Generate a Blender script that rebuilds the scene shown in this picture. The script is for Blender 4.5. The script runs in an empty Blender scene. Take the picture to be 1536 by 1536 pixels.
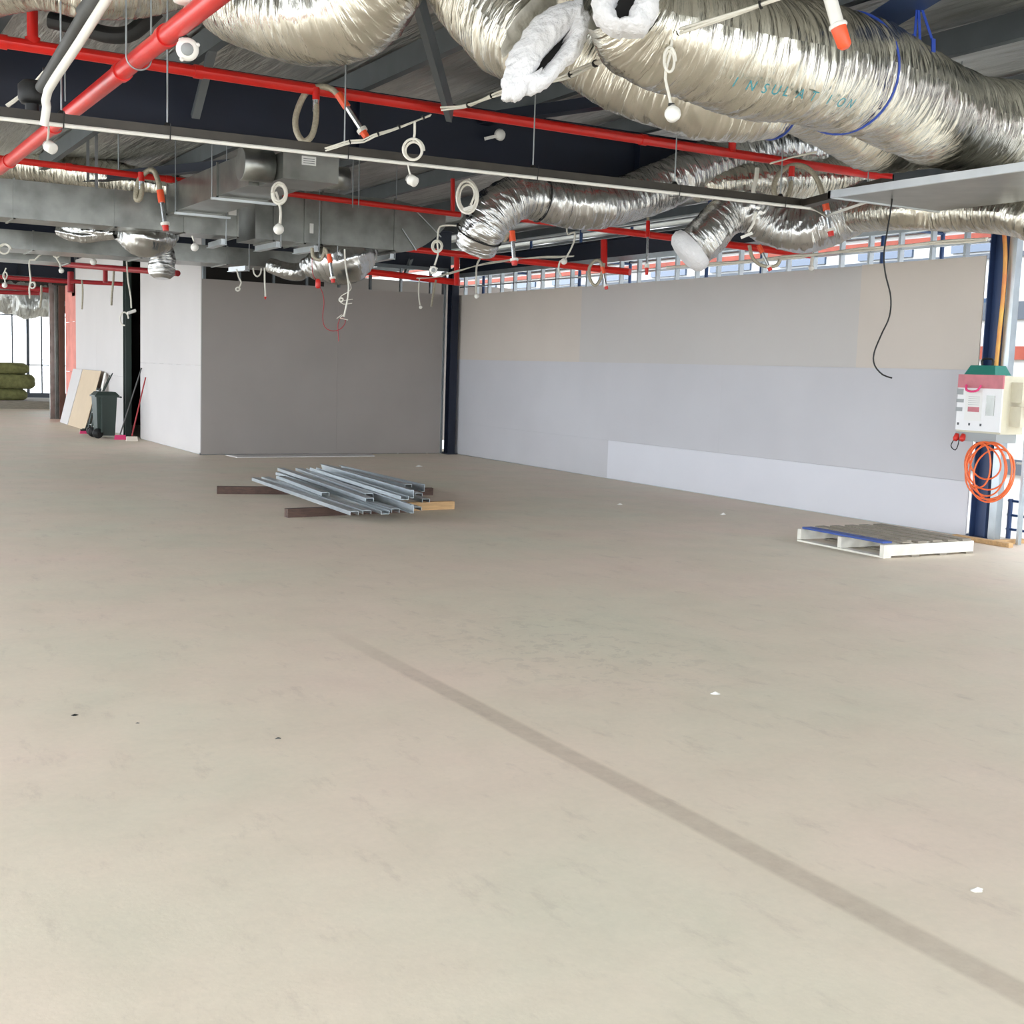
import bpy, math, random
import numpy as np
from mathutils import Vector, Matrix, noise
random.seed(4)
S = bpy.context.scene
C = S.collection
PI = math.pi

# ---------------------------------------------------------------- camera, world, exposure
EYE = 1.6
FPX = 1860.0
RM = np.array([[0.86456, 0.03025, -0.50161], [-0.50145, 0.11548, -0.85745], [0.03199, 0.99285, 0.11500]])
# (rows: world X, Y, Z; columns: camera right, up, back) measured from the vanishing points of the room
def _frame():
    roll = math.atan(0.033)
    r1 = np.array([-314 - 768, -(519 - 768), -FPX]); r1 /= np.linalg.norm(r1)
    dh = np.array([math.cos(roll), -math.sin(roll), 0])
    up = np.cross(dh, r1); up /= np.linalg.norm(up)
    if up[1] < 0: up = -up
    return np.array([np.cross(r1, up), r1, up])
RM = _frame()
cam_data = bpy.data.cameras.new('camera')
cam = bpy.data.objects.new('camera', cam_data); C.objects.link(cam)
cam_data.sensor_width = 36; cam_data.lens = 36 * FPX / 1536; cam_data.clip_end = 300
cam.matrix_world = Matrix([list(RM[0]) + [0], list(RM[1]) + [0], list(RM[2]) + [EYE], [0, 0, 0, 1]])
S.camera = cam
S.view_settings.view_transform = 'Standard'; S.view_settings.look = 'None'
S.view_settings.gamma = 1; S.view_settings.use_curve_mapping = False
S.view_settings.exposure = 1.5
S.cycles.use_denoising = True
S.cycles.max_bounces = 10; S.cycles.diffuse_bounces = 6; S.cycles.glossy_bounces = 4
S.cycles.sample_clamp_indirect = 8
W = bpy.data.worlds.new('overcast_sky'); S.world = W; W.use_nodes = True
bg = W.node_tree.nodes['Background']
bg.inputs[0].default_value = (0.87, 0.93, 1.0, 1); bg.inputs[1].default_value = 2.2

# ---------------------------------------------------------------- measuring helpers
def _ray(u, v): return RM @ np.array([u - 768.0, 768.0 - v, -FPX])
def at(u, v, x=None, y=None, z=None, d=None):
    """world point seen in direction (u, v) on a plane x=, y=, z= or at a distance d"""
    r = _ray(u, v)
    t = x / r[0] if x is not None else y / r[1] if y is not None else (z - EYE) / r[2] if z is not None else d / FPX
    p = r * t
    return Vector((p[0], p[1], p[2] + EYE))
V = Vector

# ---------------------------------------------------------------- materials
def lin(c):
    return tuple(((x / 255) / 12.92 if x / 255 <= 0.04045 else ((x / 255 + 0.055) / 1.055) ** 2.4) for x in c) + (1,)
def mat(name, rgb, rough=0.6, metal=0.0, var=0.0, vscale=3.0, bump=0.0, bscale=30.0, rgb2=None, stretch=(1, 1, 1), uv=False, bdist=0.01, spec=None, detail=3.0, rvar=0.0):
    m = bpy.data.materials.new(name); m.use_nodes = True
    nt = m.node_tree; b = nt.nodes['Principled BSDF']
    b.inputs['Base Color'].default_value = lin(rgb); b.inputs['Roughness'].default_value = rough; b.inputs['Metallic'].default_value = metal
    if spec is not None: b.inputs['Specular IOR Level'].default_value = spec
    tc = nt.nodes.new('ShaderNodeTexCoord'); mp = nt.nodes.new('ShaderNodeMapping')
    mp.inputs['Scale'].default_value = stretch
    nt.links.new(tc.outputs['UV' if uv else 'Object'], mp.inputs['Vector'])
    if var or rgb2:
        n = nt.nodes.new('ShaderNodeTexNoise'); n.inputs['Scale'].default_value = vscale; n.inputs['Detail'].default_value = detail
        nt.links.new(mp.outputs[0], n.inputs['Vector'])
        r = nt.nodes.new('ShaderNodeValToRGB'); r.color_ramp.elements[0].position = 0.35; r.color_ramp.elements[1].position = 0.65
        a = lin(rgb); bb = lin(rgb2) if rgb2 else tuple(x * (1 - var) for x in a[:3]) + (1,)
        r.color_ramp.elements[0].color = bb; r.color_ramp.elements[1].color = a
        nt.links.new(n.outputs['Fac'], r.inputs[0]); nt.links.new(r.outputs[0], b.inputs['Base Color'])
        if rvar:
            mr = nt.nodes.new('ShaderNodeMapRange'); mr.inputs['To Min'].default_value = rough - rvar; mr.inputs['To Max'].default_value = rough + rvar
            nt.links.new(n.outputs['Fac'], mr.inputs['Value']); nt.links.new(mr.outputs[0], b.inputs['Roughness'])
    if bump:
        n2 = nt.nodes.new('ShaderNodeTexNoise'); n2.inputs['Scale'].default_value = bscale; n2.inputs['Detail'].default_value = detail
        nt.links.new(mp.outputs[0], n2.inputs['Vector'])
        bp = nt.nodes.new('ShaderNodeBump'); bp.inputs['Strength'].default_value = bump; bp.inputs['Distance'].default_value = bdist
        nt.links.new(n2.outputs['Fac'], bp.inputs['Height']); nt.links.new(bp.outputs[0], b.inputs['Normal'])
    return m
M = {}
M['foil'] = mat('duct_foil', (224, 220, 207), 0.22, 1.0, var=0.2, vscale=0.6, bump=1.0, bscale=1.0, uv=True, stretch=(22, 3.4, 1), bdist=0.035, detail=5)
M['foil_cool'] = mat('duct_foil_cool', (208, 208, 206), 0.2, 1.0, var=0.22, vscale=0.6, bump=1.0, bscale=1.0, uv=True, stretch=(22, 3.4, 1), bdist=0.035, detail=5)
M['roof_foil'] = mat('roof_foil', (196, 197, 194), 0.36, 0.7, var=0.35, vscale=1.2, bump=1.0, bscale=2.6, stretch=(5, 0.6, 1), bdist=0.08, detail=5)
M['galv'] = mat('galvanised_sheet', (156, 157, 152), 0.34, 0.92, var=0.3, vscale=4, bump=0.12, bscale=3, bdist=0.02, rvar=0.08)
M['galv_bright'] = mat('galvanised_bright', (214, 219, 222), 0.35, 0.75, var=0.1, vscale=5)
M['stud'] = mat('stud_steel', (190, 198, 202), 0.35, 0.8, var=0.12, vscale=6)
M['purlin'] = mat('purlin_grey', (112, 118, 122), 0.5, 0.5, var=0.15, vscale=3)
M['navy'] = mat('navy_paint', (14, 24, 44), 0.5, 0.0, var=0.2, vscale=2)
M['navy_light'] = mat('navy_column_paint', (48, 68, 108), 0.45, 0.0, var=0.15, vscale=2)
M['red'] = mat('red_pipe_paint', (214, 34, 26), 0.32, 0.0, var=0.12, vscale=5)
M['darkred'] = mat('dark_red_paint', (150, 26, 34), 0.45, 0.0)
M['white'] = mat('white_plastic', (232, 230, 222), 0.4, 0.0, var=0.06, vscale=8)
M['cable'] = mat('white_cable', (222, 218, 206), 0.5, 0.0, var=0.08, vscale=12)
M['black'] = mat('black_rubber', (24, 24, 24), 0.6)
M['dark'] = mat('dark_grey_pipe', (84, 84, 82), 0.6, var=0.2, vscale=5)
M['brownrail'] = mat('grimy_steel', (66, 61, 54), 0.5, 0.3, var=0.35, vscale=5)
M['orange'] = mat('orange_cap', (240, 92, 52), 0.4)
M['redcap'] = mat('red_cap', (208, 48, 40), 0.4)
M['hose'] = mat('braided_hose', (176, 168, 148), 0.45, 0.25, var=0.25, vscale=60, bump=0.5, bscale=250, bdist=0.002)
M['steel'] = mat('bright_steel', (200, 204, 206), 0.25, 0.9)
M['rod'] = mat('threaded_rod', (158, 162, 164), 0.4, 0.7)
M['wadding'] = mat('polyester_wadding', (228, 228, 230), 0.95, 0, bump=0.8, bscale=28, bdist=0.02)
M['bluestrap'] = mat('blue_strap', (40, 70, 160), 0.5)
M['hole'] = mat('duct_mouth_shade', (22, 20, 19), 0.8)
M['board'] = mat('plasterboard', (196, 195, 198), 0.85, var=0.06, vscale=0.7, spec=0.2)
M['board_top'] = mat('plasterboard_upper', (194, 190, 186), 0.85, var=0.05, vscale=0.7, spec=0.2)
M['board_warm'] = mat('plasterboard_end', (202, 193, 183), 0.85, var=0.05, vscale=0.7, spec=0.2)
M['board_strip'] = mat('plasterboard_strip', (214, 214, 219), 0.85, var=0.04, vscale=0.9, spec=0.2)
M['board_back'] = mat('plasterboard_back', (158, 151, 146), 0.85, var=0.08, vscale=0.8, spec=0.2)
M['board_left'] = mat('plasterboard_left', (208, 204, 202), 0.85, var=0.04, vscale=0.8, spec=0.2)
M['pink'] = mat('pink_fire_board', (232, 150, 138), 0.85, var=0.18, vscale=2.5)
M['brown'] = mat('brown_board', (96, 70, 58), 0.8, var=0.25, vscale=3)
M['tan'] = mat('tan_board', (206, 186, 158), 0.85, var=0.05)
M['cream'] = mat('cream_paper', (238, 236, 228), 0.8, var=0.05)
M['timber_dark'] = mat('dark_timber', (92, 70, 60), 0.75, var=0.35, vscale=6, stretch=(1, 8, 8))
M['timber_pine'] = mat('pine_timber', (206, 168, 120), 0.7, var=0.2, vscale=5, stretch=(1, 8, 8))
M['timber_grey'] = mat('weathered_timber', (150, 142, 128), 0.8, var=0.3, vscale=5, stretch=(1, 12, 12))
M['timber_white'] = mat('white_painted_timber', (232, 228, 216), 0.7, var=0.14, vscale=8)
M['timber_blue'] = mat('blue_painted_timber', (56, 84, 158), 0.65, var=0.25, vscale=7)
M['batts'] = mat('green_insulation', (126, 126, 78), 0.95, var=0.3, vscale=9, bump=0.8, bscale=14, bdist=0.03)
M['bin'] = mat('bin_dark_green', (48, 62, 56), 0.5, var=0.1)
M['darkroom'] = mat('room_shade_tone', (52, 48, 44), 0.9, var=0.3, vscale=1.0)  # unlit rooms' shade put into the wall colour; the far header shares it
M['broom_red'] = mat('broom_red', (160, 44, 48), 0.5)
M['broom_pink'] = mat('broom_pink', (222, 62, 120), 0.6)
M['broom_straw'] = mat('broom_white', (224, 214, 200), 0.8)
M['green_tool'] = mat('green_tool_case', (40, 122, 108), 0.45, var=0.1)
M['box_pink'] = mat('box_pink', (196, 116, 124), 0.5, var=0.15, vscale=10)
M['box_beige'] = mat('box_beige', (206, 200, 178), 0.5, var=0.08, vscale=10)
M['box_white'] = mat('box_white', (232, 232, 232), 0.45, var=0.05)
M['box_grey'] = mat('box_grey', (150, 154, 154), 0.5)
M['lead'] = mat('orange_lead', (240, 118, 66), 0.45, var=0.08)
M['conduit'] = mat('orange_conduit', (214, 122, 72), 0.5, rgb2=(226, 178, 84), vscale=4, stretch=(1, 1, 0.6))
M['ext_white'] = mat('facade_white', (190, 190, 188), 0.8)
M['ext_orange'] = mat('facade_orange', (138, 60, 42), 0.7, var=0.3, vscale=2)
M['ext_blue'] = mat('scaffold_blue', (36, 66, 112), 0.5, var=0.1)
M['ext_glass'] = mat('facade_glass', (44, 66, 92), 0.12, 0.0, spec=0.9)
M['ext_grey'] = mat('facade_grey', (72, 78, 86), 0.7)
M['ground'] = mat('outside_concrete', (206, 202, 190), 0.9, var=0.12, vscale=0.3)
M['paper'] = mat('paper_label', (226, 226, 222), 0.7)
M['paper_print'] = mat('label_print', (90, 92, 96), 0.7)
M['teal'] = mat('teal_print', (64, 140, 150), 0.6)
M['yellow'] = mat('yellow_tape', (222, 196, 70), 0.5)

def clear_film(name, rgb, alpha):
    m = bpy.data.materials.new(name); m.use_nodes = True
    b = m.node_tree.nodes['Principled BSDF']
    b.inputs['Base Color'].default_value = lin(rgb); b.inputs['Roughness'].default_value = 0.15; b.inputs['Alpha'].default_value = alpha
    return m
M['film'] = clear_film('plastic_film', (235, 232, 224), 0.45)
M['glass'] = clear_film('window_glass', (235, 245, 250), 0.12)

def floor_material():
    m = bpy.data.materials.new('concrete_slab'); m.use_nodes = True
    nt = m.node_tree; N = nt.nodes; L = nt.links; b = N['Principled BSDF']
    geo = N.new('ShaderNodeNewGeometry'); sep = N.new('ShaderNodeSeparateXYZ'); L.new(geo.outputs['Position'], sep.inputs[0])
    def nz(scale, detail=4, rough=0.55, vec=None, dist=0.0):
        n = N.new('ShaderNodeTexNoise'); n.inputs['Scale'].default_value = scale; n.inputs['Detail'].default_value = detail
        n.inputs['Roughness'].default_value = rough; n.inputs['Distortion'].default_value = dist
        L.new(vec or geo.outputs['Position'], n.inputs['Vector']); return n.outputs['Fac']
    def ramp(src, stops):
        r = N.new('ShaderNodeValToRGB'); e = r.color_ramp.elements
        e[0].position, e[0].color = stops[0]; e[1].position, e[1].color = stops[-1]
        for p, c in stops[1:-1]:
            k = e.new(p); k.color = c
        L.new(src, r.inputs[0]); return r.outputs[0]
    def mix(f, a, bb, mode='MIX'):
        x = N.new('ShaderNodeMix'); x.data_type = 'RGBA'; x.blend_type = mode
        if isinstance(f, float): x.inputs[0].default_value = f
        else: L.new(f, x.inputs[0])
        for s, i in ((a, 6), (bb, 7)):
            if isinstance(s, tuple): x.inputs[i].default_value = s
            else: L.new(s, x.inputs[i])
        return x.outputs[2]
    def math_(op, a, bb=None, clamp=False):
        x = N.new('ShaderNodeMath'); x.operation = op; x.use_clamp = clamp
        for i, s in enumerate((a, bb)):
            if s is None: continue
            if isinstance(s, (int, float)): x.inputs[i].default_value = s
            else: L.new(s, x.inputs[i])
        return x.outputs[0]
    base = ramp(nz(0.55, 5), [(0.3, lin((218, 212, 193))), (0.5, lin((224, 211, 193))), (0.7, lin((229, 210, 195)))])
    blotch = ramp(nz(2.3, 6, 0.6, dist=0.4), [(0.3, (0.86, 0.87, 0.86, 1)), (0.62, (1, 1, 1, 1))])
    base = mix(0.5, base, blotch, 'MULTIPLY')
    fine = ramp(nz(26, 4, 0.7), [(0.3, (0.93, 0.93, 0.92, 1)), (0.7, (1.03, 1.02, 1.01, 1))])
    base = mix(0.6, base, fine, 'MULTIPLY')
    # trodden grey scuffs
    mp = N.new('ShaderNodeMapping'); mp.inputs['Scale'].default_value = (3.0, 1.1, 1); mp.inputs['Rotation'].default_value = (0, 0, 0.5)
    L.new(geo.outputs['Position'], mp.inputs[0])
    sc = ramp(nz(2.2, 8, 0.75, mp.outputs[0]), [(0.56, (1, 1, 1, 1)), (0.68, (0.88, 0.87, 0.88, 1)), (0.8, (0.8, 0.79, 0.8, 1))])
    base = mix(1.0, base, sc, 'MULTIPLY')
    # patch of scuffs in the middle of the slab
    px = math_('SUBTRACT', sep.outputs[0], 3.9); py = math_('SUBTRACT', sep.outputs[1], 6.0)
    r2 = math_('ADD', math_('MULTIPLY', px, px), math_('MULTIPLY', math_('MULTIPLY', py, py), 0.5))
    pm = math_('SUBTRACT', 1.0, math_('MULTIPLY', r2, 0.9), True)
    spk = math_('GREATER_THAN', nz(9, 6, 0.7, dist=0.6), 0.56)
    base = mix(math_('MULTIPLY', math_('MULTIPLY', pm, spk), 0.13), base, lin((90, 82, 88)))
    # straight worn strip along the slab
    dx = math_('ABSOLUTE', math_('SUBTRACT', sep.outputs[0], math_('ADD', 2.77, math_('MULTIPLY', nz(1.2), 0.02))))
    w = math_('SUBTRACT', 1.0, math_('MULTIPLY', math_('SUBTRACT', dx, 0.045), 40.0), True)
    fade = math_('SUBTRACT', 1.0, math_('MULTIPLY', math_('SUBTRACT', sep.outputs[1], 5.3), 0.55), True)
    w = math_('MULTIPLY', w, fade)
    w = math_('MULTIPLY', w, math_('ADD', 0.12, math_('MULTIPLY', nz(14, 5, .7), 0.5)))
    base = mix(w, base, lin((150, 132, 116)))
    L.new(base, b.inputs['Base Color'])
    rr = N.new('ShaderNodeMapRange'); rr.inputs['To Min'].default_value = 0.42; rr.inputs['To Max'].default_value = 0.7
    L.new(nz(1.7, 4), rr.inputs[0]); L.new(rr.outputs[0], b.inputs['Roughness'])
    b.inputs['Specular IOR Level'].default_value = 0.35
    bp = N.new('ShaderNodeBump'); bp.inputs['Strength'].default_value = 0.15; bp.inputs['Distance'].default_value = 0.004
    L.new(nz(60, 4), bp.inputs['Height']); L.new(bp.outputs[0], b.inputs['Normal'])
    return m
M['floor'] = floor_material()

# ---------------------------------------------------------------- mesh helpers
ORG = {}
class MB:
    def __init__(s): s.v = []; s.f = []; s.uv = {}; s.smooth = []
    def add(s, vs, fs, uvs=None, smooth=False):
        o = len(s.v); s.v += [V(p) for p in vs]
        for i, f in enumerate(fs): s.f.append([o + k for k in f]); s.smooth.append(smooth)
        if uvs:
            for i, q in enumerate(uvs): s.uv[o + i] = q
        return s
    def box(s, lo, hi, rz=0, piv=None):
        x0, y0, z0 = lo; x1, y1, z1 = hi
        vs = [V((x, y, z)) for z in (z0, z1) for x, y in ((x0, y0), (x1, y0), (x1, y1), (x0, y1))]
        if rz:
            pv = V(piv or ((x0 + x1) / 2, (y0 + y1) / 2, 0)); R = Matrix.Rotation(rz, 3, 'Z')
            vs = [R @ (p - pv) + pv for p in vs]
        return s.add(vs, [(3, 2, 1, 0), (4, 5, 6, 7), (0, 1, 5, 4), (1, 2, 6, 5), (2, 3, 7, 6), (3, 0, 4, 7)])
    def bar(s, a, b, w, h, up=(0, 0, 1)):
        a = V(a); b = V(b); t = (b - a).normalized(); sd = t.cross(V(up))
        if sd.length < 1e-4: sd = t.cross(V((1, 0, 0)))
        sd.normalize(); u = sd.cross(t).normalized()
        vs = [p + sd * (i * w / 2) + u * (j * h / 2) for p in (a, b) for i, j in ((-1, -1), (1, -1), (1, 1), (-1, 1))]
        return s.add(vs, [(0, 1, 2, 3), (7, 6, 5, 4), (0, 4, 5, 1), (1, 5, 6, 2), (2, 6, 7, 3), (3, 7, 4, 0)])
    def prof(s, a, b, pts, up=(0, 0, 1)):
        """sweep a closed 2D profile (side, up) from a to b"""
        a = V(a); b = V(b); t = (b - a).normalized(); sd = t.cross(V(up)).normalized(); u = sd.cross(t).normalized(); n = len(pts)
        vs = [p + sd * x + u * y for p in (a, b) for x, y in pts]
        fs = [(i, (i + 1) % n, n + (i + 1) % n, n + i) for i in range(n)] + [tuple(range(n))[::-1], tuple(range(n, 2 * n))]
        return s.add(vs, fs)
    def tube(s, pts, r, seg=10, cap=True, rf=None, smooth=True, uoff=0.0):
        pts = [V(p) for p in pts]; n = len(pts)
        T = [(pts[min(i + 1, n - 1)] - pts[max(i - 1, 0)]).normalized() for i in range(n)]
        ref = V((0, 0, 1)) if abs(T[0].z) < 0.9 else V((0, 1, 0))
        nx = T[0].cross(ref).normalized(); vs = []; uv = []; L = uoff
        for i in range(n):
            if i: L += (pts[i] - pts[i - 1]).length
            nx = (nx - T[i] * nx.dot(T[i])).normalized(); ny = T[i].cross(nx)
            R = r[i] if isinstance(r, (list, tuple)) else r
            for j in range(seg + 1):
                a = 2 * PI * j / seg
                rr = R * (rf(L, a, R) if rf else 1)
                vs.append(pts[i] + nx * (math.cos(a) * rr) + ny * (math.sin(a) * rr)); uv.append((L, j / seg))
        q = seg + 1
        fs = [(i * q + j, i * q + j + 1, (i + 1) * q + j + 1, (i + 1) * q + j) for i in range(n - 1) for j in range(seg)]
        s.add(vs, fs, uv, smooth)
        if cap:
            s.add([vs[j] for j in range(seg)], [tuple(range(seg))[::-1]]); s.add([vs[(n - 1) * q + j] for j in range(seg)], [tuple(range(seg))])
        return s
    def lathe(s, c, prof, axis=(0, 0, 1), seg=16, smooth=True):
        c = V(c); ax = V(axis).normalized(); e = ax.cross(V((1, 0, 0)) if abs(ax.x) < 0.8 else V((0, 1, 0))).normalized(); g = ax.cross(e)
        vs = []
        for r, h in prof:
            for j in range(seg):
                a = 2 * PI * j / seg; vs.append(c + ax * h + e * (r * math.cos(a)) + g * (r * math.sin(a)))
        n = len(prof)
        fs = [(i * seg + j, i * seg + (j + 1) % seg, (i + 1) * seg + (j + 1) % seg, (i + 1) * seg + j) for i in range(n - 1) for j in range(seg)]
        fs += [tuple(range(seg))[::-1], tuple(range((n - 1) * seg, n * seg))]
        return s.add(vs, fs, None, smooth)
    def build(s, name, m, parent=None, origin=None):
        if parent is not None: base = ORG.get(parent.name, V((0, 0, 0)))
        elif origin is not None: base = V(origin)
        else:
            xs = [p.x for p in s.v]; ys = [p.y for p in s.v]; base = V(((min(xs) + max(xs)) / 2, (min(ys) + max(ys)) / 2, min(p.z for p in s.v)))
        me = bpy.data.meshes.new(name); me.from_pydata([tuple(p - base) for p in s.v], [], s.f)
        if s.uv:
            ul = me.uv_layers.new(name='UVMap')
            for l in me.loops: ul.data[l.index].uv = s.uv.get(l.vertex_index, (0, 0))
        me.polygons.foreach_set('use_smooth', s.smooth); me.materials.append(m); me.update()
        o = bpy.data.objects.new(name, me); C.objects.link(o)
        if parent is not None: o.parent = parent
        else: o.location = base
        ORG[o.name] = base
        return o
def bx(lo, hi, **k): return MB().box(lo, hi, **k)
def thing(name, label, cat, loc, group=None):
    o = bpy.data.objects.new(name, None); C.objects.link(o); o.location = loc; o.empty_display_size = 0.1
    ORG[o.name] = V(loc); return tag(o, label, cat, group)
def tag(o, label, cat, group=None):
    o['label'] = label; o['category'] = cat
    if group: o['group'] = group
    return o
def struct(o): o['kind'] = 'structure'; return o
def sroot(name, loc=(0, 0, 0)):
    o = bpy.data.objects.new(name, None); C.objects.link(o); o.location = loc; ORG[o.name] = V(loc); o['kind'] = 'structure'; return o
def smoothpath(pts, step=0.02):
    pts = [V(p) for p in pts]; out = []
    n = len(pts)
    if n == 2: pts = [pts[0], (pts[0] + pts[1]) / 2, pts[1]]; n = 3
    for i in range(n - 1):
        p0 = pts[i - 1] if i else pts[0] * 2 - pts[1]; p1 = pts[i]; p2 = pts[i + 1]; p3 = pts[i + 2] if i + 2 < n else pts[-1] * 2 - pts[-2]
        k = max(2, int((p2 - p1).length / step))
        for j in range(k):
            t = j / k
            out.append(0.5 * ((2 * p1) + (p2 - p0) * t + (2 * p0 - 5 * p1 + 4 * p2 - p3) * t * t + (3 * p1 - p0 - 3 * p2 + p3) * t ** 3))
    out.append(pts[-1]); return out

# ================================================================= THE ROOM
YA, XB = 20.76, 10.75          # back wall plane, right wall plane
o = struct(bx((-4.7, -5, -0.35), (11.15, 48, 0)).build('floor', M['floor'], origin=(0, 0, 0)))

# ---- ceiling: sagging foil laid over purlins
ceil = sroot('ceiling', (0, 0, 4.35))
PX = [7.9 - 1.61 * k for k in range(-4, 10)]
def ceiling_foil():
    X0, X1, Y0, Y1 = -4.7, 14.4, -5.0, 48.0; nx, ny = 190, 150
    vs = []
    for j in range(ny + 1):
        y = Y0 + (Y1 - Y0) * j / ny
        for i in range(nx + 1):
            x = X0 + (X1 - X0) * i / nx
            t = ((x - 7.9) / 1.61) % 1.0
            z = 4.37 - 0.05 * math.sin(PI * t) + 0.018 * noise.noise(V((x * 5, y * 0.7, 0))) + 0.014 * noise.noise(V((x * 14, y * 1.2, 3)))
            vs.append((x, y, z))
    q = nx + 1
    fs = [(j * q + i, (j + 1) * q + i, (j + 1) * q + i + 1, j * q + i + 1) for j in range(ny) for i in range(nx) if not (X0 + (X1 - X0) * i / nx > 11.2 and Y0 + (Y1 - Y0) * j / ny < 8.7)]
    return MB().add(vs, fs, None, True)
ceiling_foil().build('foil_blanket', M['roof_foil'], ceil)
bx((-4.8, -5.2, 4.46), (11.3, 48.2, 4.52)).build('roof_sheet', M['galv'], ceil)
bx((11.3, 8.8, 4.46), (14.5, 48.2, 4.52)).build('roof_sheet', M['galv'], ceil)
for x in PX:
    if x < -4.6: continue
    MB().prof((x, -5 if x < 11.2 else 8.9, 4.15), (x, 48, 4.15), [(-0.004, 0), (0.075, 0), (0.075, 0.02), (0.004, 0.004), (0.004, 0.196), (0.075, 0.19), (0.075, 0.2), (-0.004, 0.2)]).build('purlin', M['purlin'], ceil)

# ---- steel frame
def ibeam(a, b, h, w, m, parent=None, name='steel_beam', tf=0.014, tw=0.01):
    p = [(-w / 2, 0), (w / 2, 0), (w / 2, tf), (tw / 2, tf), (tw / 2, h - tf), (w / 2, h - tf), (w / 2, h), (-w / 2, h), (-w / 2, h - tf), (-tw / 2, h - tf), (-tw / 2, tf), (-w / 2, tf)]
    return MB().prof(a, b, p)
for (y, z0, lab) in ((11.2, 3.59, 'deep navy blue steel beam crossing the ceiling behind the nearest red pipe'),
                     (21.25, 3.42, 'navy blue steel beam above the grey back wall'),
                     (31.6, 3.42, 'navy blue steel beam far left behind the dark red pipes')):
    t = thing('steel_beam', lab, 'beam', (2, y, z0))
    ibeam((-4.6, y, z0), (10.85, y, z0), 4.15 - z0, 0.19, M['navy']).build('beam_section', M['navy'], t)
    for x in (1.45, 4.68, 7.9):
        bx((x - .006, y - .094, z0 + .014), (x + .006, y - .006, 4.13)).build('stiffener', M['navy'], t)
t = thing('edge_beam', 'dark navy edge beam running along the top of the long right wall', 'beam', (10.95, 15, 3.34))
ibeam((10.97, -5, 3.34), (10.97, 21.1, 3.34), 0.3, 0.18, M['navy']).build('beam_section', M['navy'], t)
def brace(a, b, w, h, name, lab, m):
    t = MB().prof(a, b, [(-w / 2, 0), (w / 2, 0), (w / 2, .006), (-w / 2 + .006, .006), (-w / 2 + .006, h), (-w / 2, h)]).build(name, m)
    return tag(t, lab, 'brace')
brace((2.6, 20.6, 4.0), (5.25, 14.9, 4.0), 0.14, 0.14, 'roof_brace', 'slanting navy roof brace above the galvanised ducts at left', M['navy'])
brace((6.0, 11.15, 4.0), (7.2, 7.6, 4.0), 0.14, 0.14, 'roof_brace', 'slanting navy roof brace beside the torn white duct end', M['navy'])
brace((6.95, 7.6, 4.02), (6.0, 5.2, 4.02), 0.3, 0.12, 'roof_brace', 'navy roof brace above the fat duct at top right', M['navy_light'])
def fly(a, b, w, lab):
    t = MB().prof(a, b, [(-w / 2, -.02), (w / 2, -.02), (w / 2, -.014), (-w / 2 + .006, -.014), (-w / 2 + .006, .03), (-w / 2, .03)], up=(0, 1, 0)).build('fly_brace', M['purlin']); return tag(t, lab, 'brace')
fly(at(627, -5, d=8.2), at(676, 172, d=10.9), 0.13, 'wide grey steel brace leaning down beside the large torn duct')
fly(at(322, 62, y=10.5), at(293, 176, y=11.05), 0.07, 'narrow grey angle brace leaning against the navy beam at left')
fly(at(617, 388, y=20.6), at(608, 412, y=21.1), 0.07, 'small grey angle brace on the far navy beam above the back wall')

def column(name, lab, x, y, z1, w, d, m):
    t = thing(name, lab, 'column', (x, y, 0))
    tf = 0.012
    p = [(-w / 2, -d / 2), (w / 2, -d / 2), (w / 2, -d / 2 + tf), (.005, -d / 2 + tf), (.005, d / 2 - tf), (w / 2, d / 2 - tf), (w / 2, d / 2), (-w / 2, d / 2), (-w / 2, d / 2 - tf), (-.005, d / 2 - tf), (-.005, -d / 2 + tf), (-w / 2, -d / 2 + tf)]
    vs = [(x + a, y + b, z) for z in (0, z1) for a, b in p]; n = len(p)
    MB().add(vs, [(i, (i + 1) % n, n + (i + 1) % n, n + i) for i in range(n)] + [tuple(range(n))[::-1], tuple(range(n, 2 * n))]).build('column_shaft', m, t)
    bx((x - w / 2 - .04, y - d / 2 - .04, 0), (x + w / 2 + .04, y + d / 2 + .04, 0.015)).build('base_plate', m, t)
    return t
column('steel_column', 'dark navy steel column in the corner between the back and right walls', 10.6, 20.62, 3.42, 0.14, 0.18, M['navy'])
column('steel_column', 'blue steel column at the near end of the right wall behind the power box', 10.83, 8.74, 3.34, 0.16, 0.2, M['navy_light'])
column('steel_column', 'dark green-grey steel column beside the black doorway at left', 5.86, 25.66, 4.15, 0.12, 0.2, M['bin'])

# ---- right wall
wr = sroot('wall_right', (XB, 15, 0))
bx((XB + 0.0005, 8.88, 0.01), (XB + 0.0025, 20.69, 2.92)).build('leak_block_sheet', M['board'], wr)  # unseen sheet added to stop light leaking through the board joints
def bd(y0, y1, z0, z1, m, off=0.0):
    g = 0.0006
    bx((XB - 0.013 - off, y0 + g, z0 + g), (XB, y1 - g, z1 - g)).build('plasterboard_sheet', m, wr)
bd(8.87, 10.6, 1.757, 2.935, M['board_warm'], 0.002)
bd(10.6, 16.5, 1.757, 2.925, M['board_top'])
bd(16.5, 20.69, 1.757, 2.935, M['board_warm'])
bd(8.87, 13.0, 0.585, 1.755, M['board']); bd(13.0, 15.6, 0.585, 1.755, M['board']); bd(15.6, 20.69, 0.585, 1.755, M['board'])
bd(15.6, 20.69, 0.01, 0.583, M['board'])
bd(11.1, 15.6, 0.01, 0.583, M['board_strip'], 0.003); bd(8.87, 11.1, 0.01, 0.583, M['board_strip'], 0.004)
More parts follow.
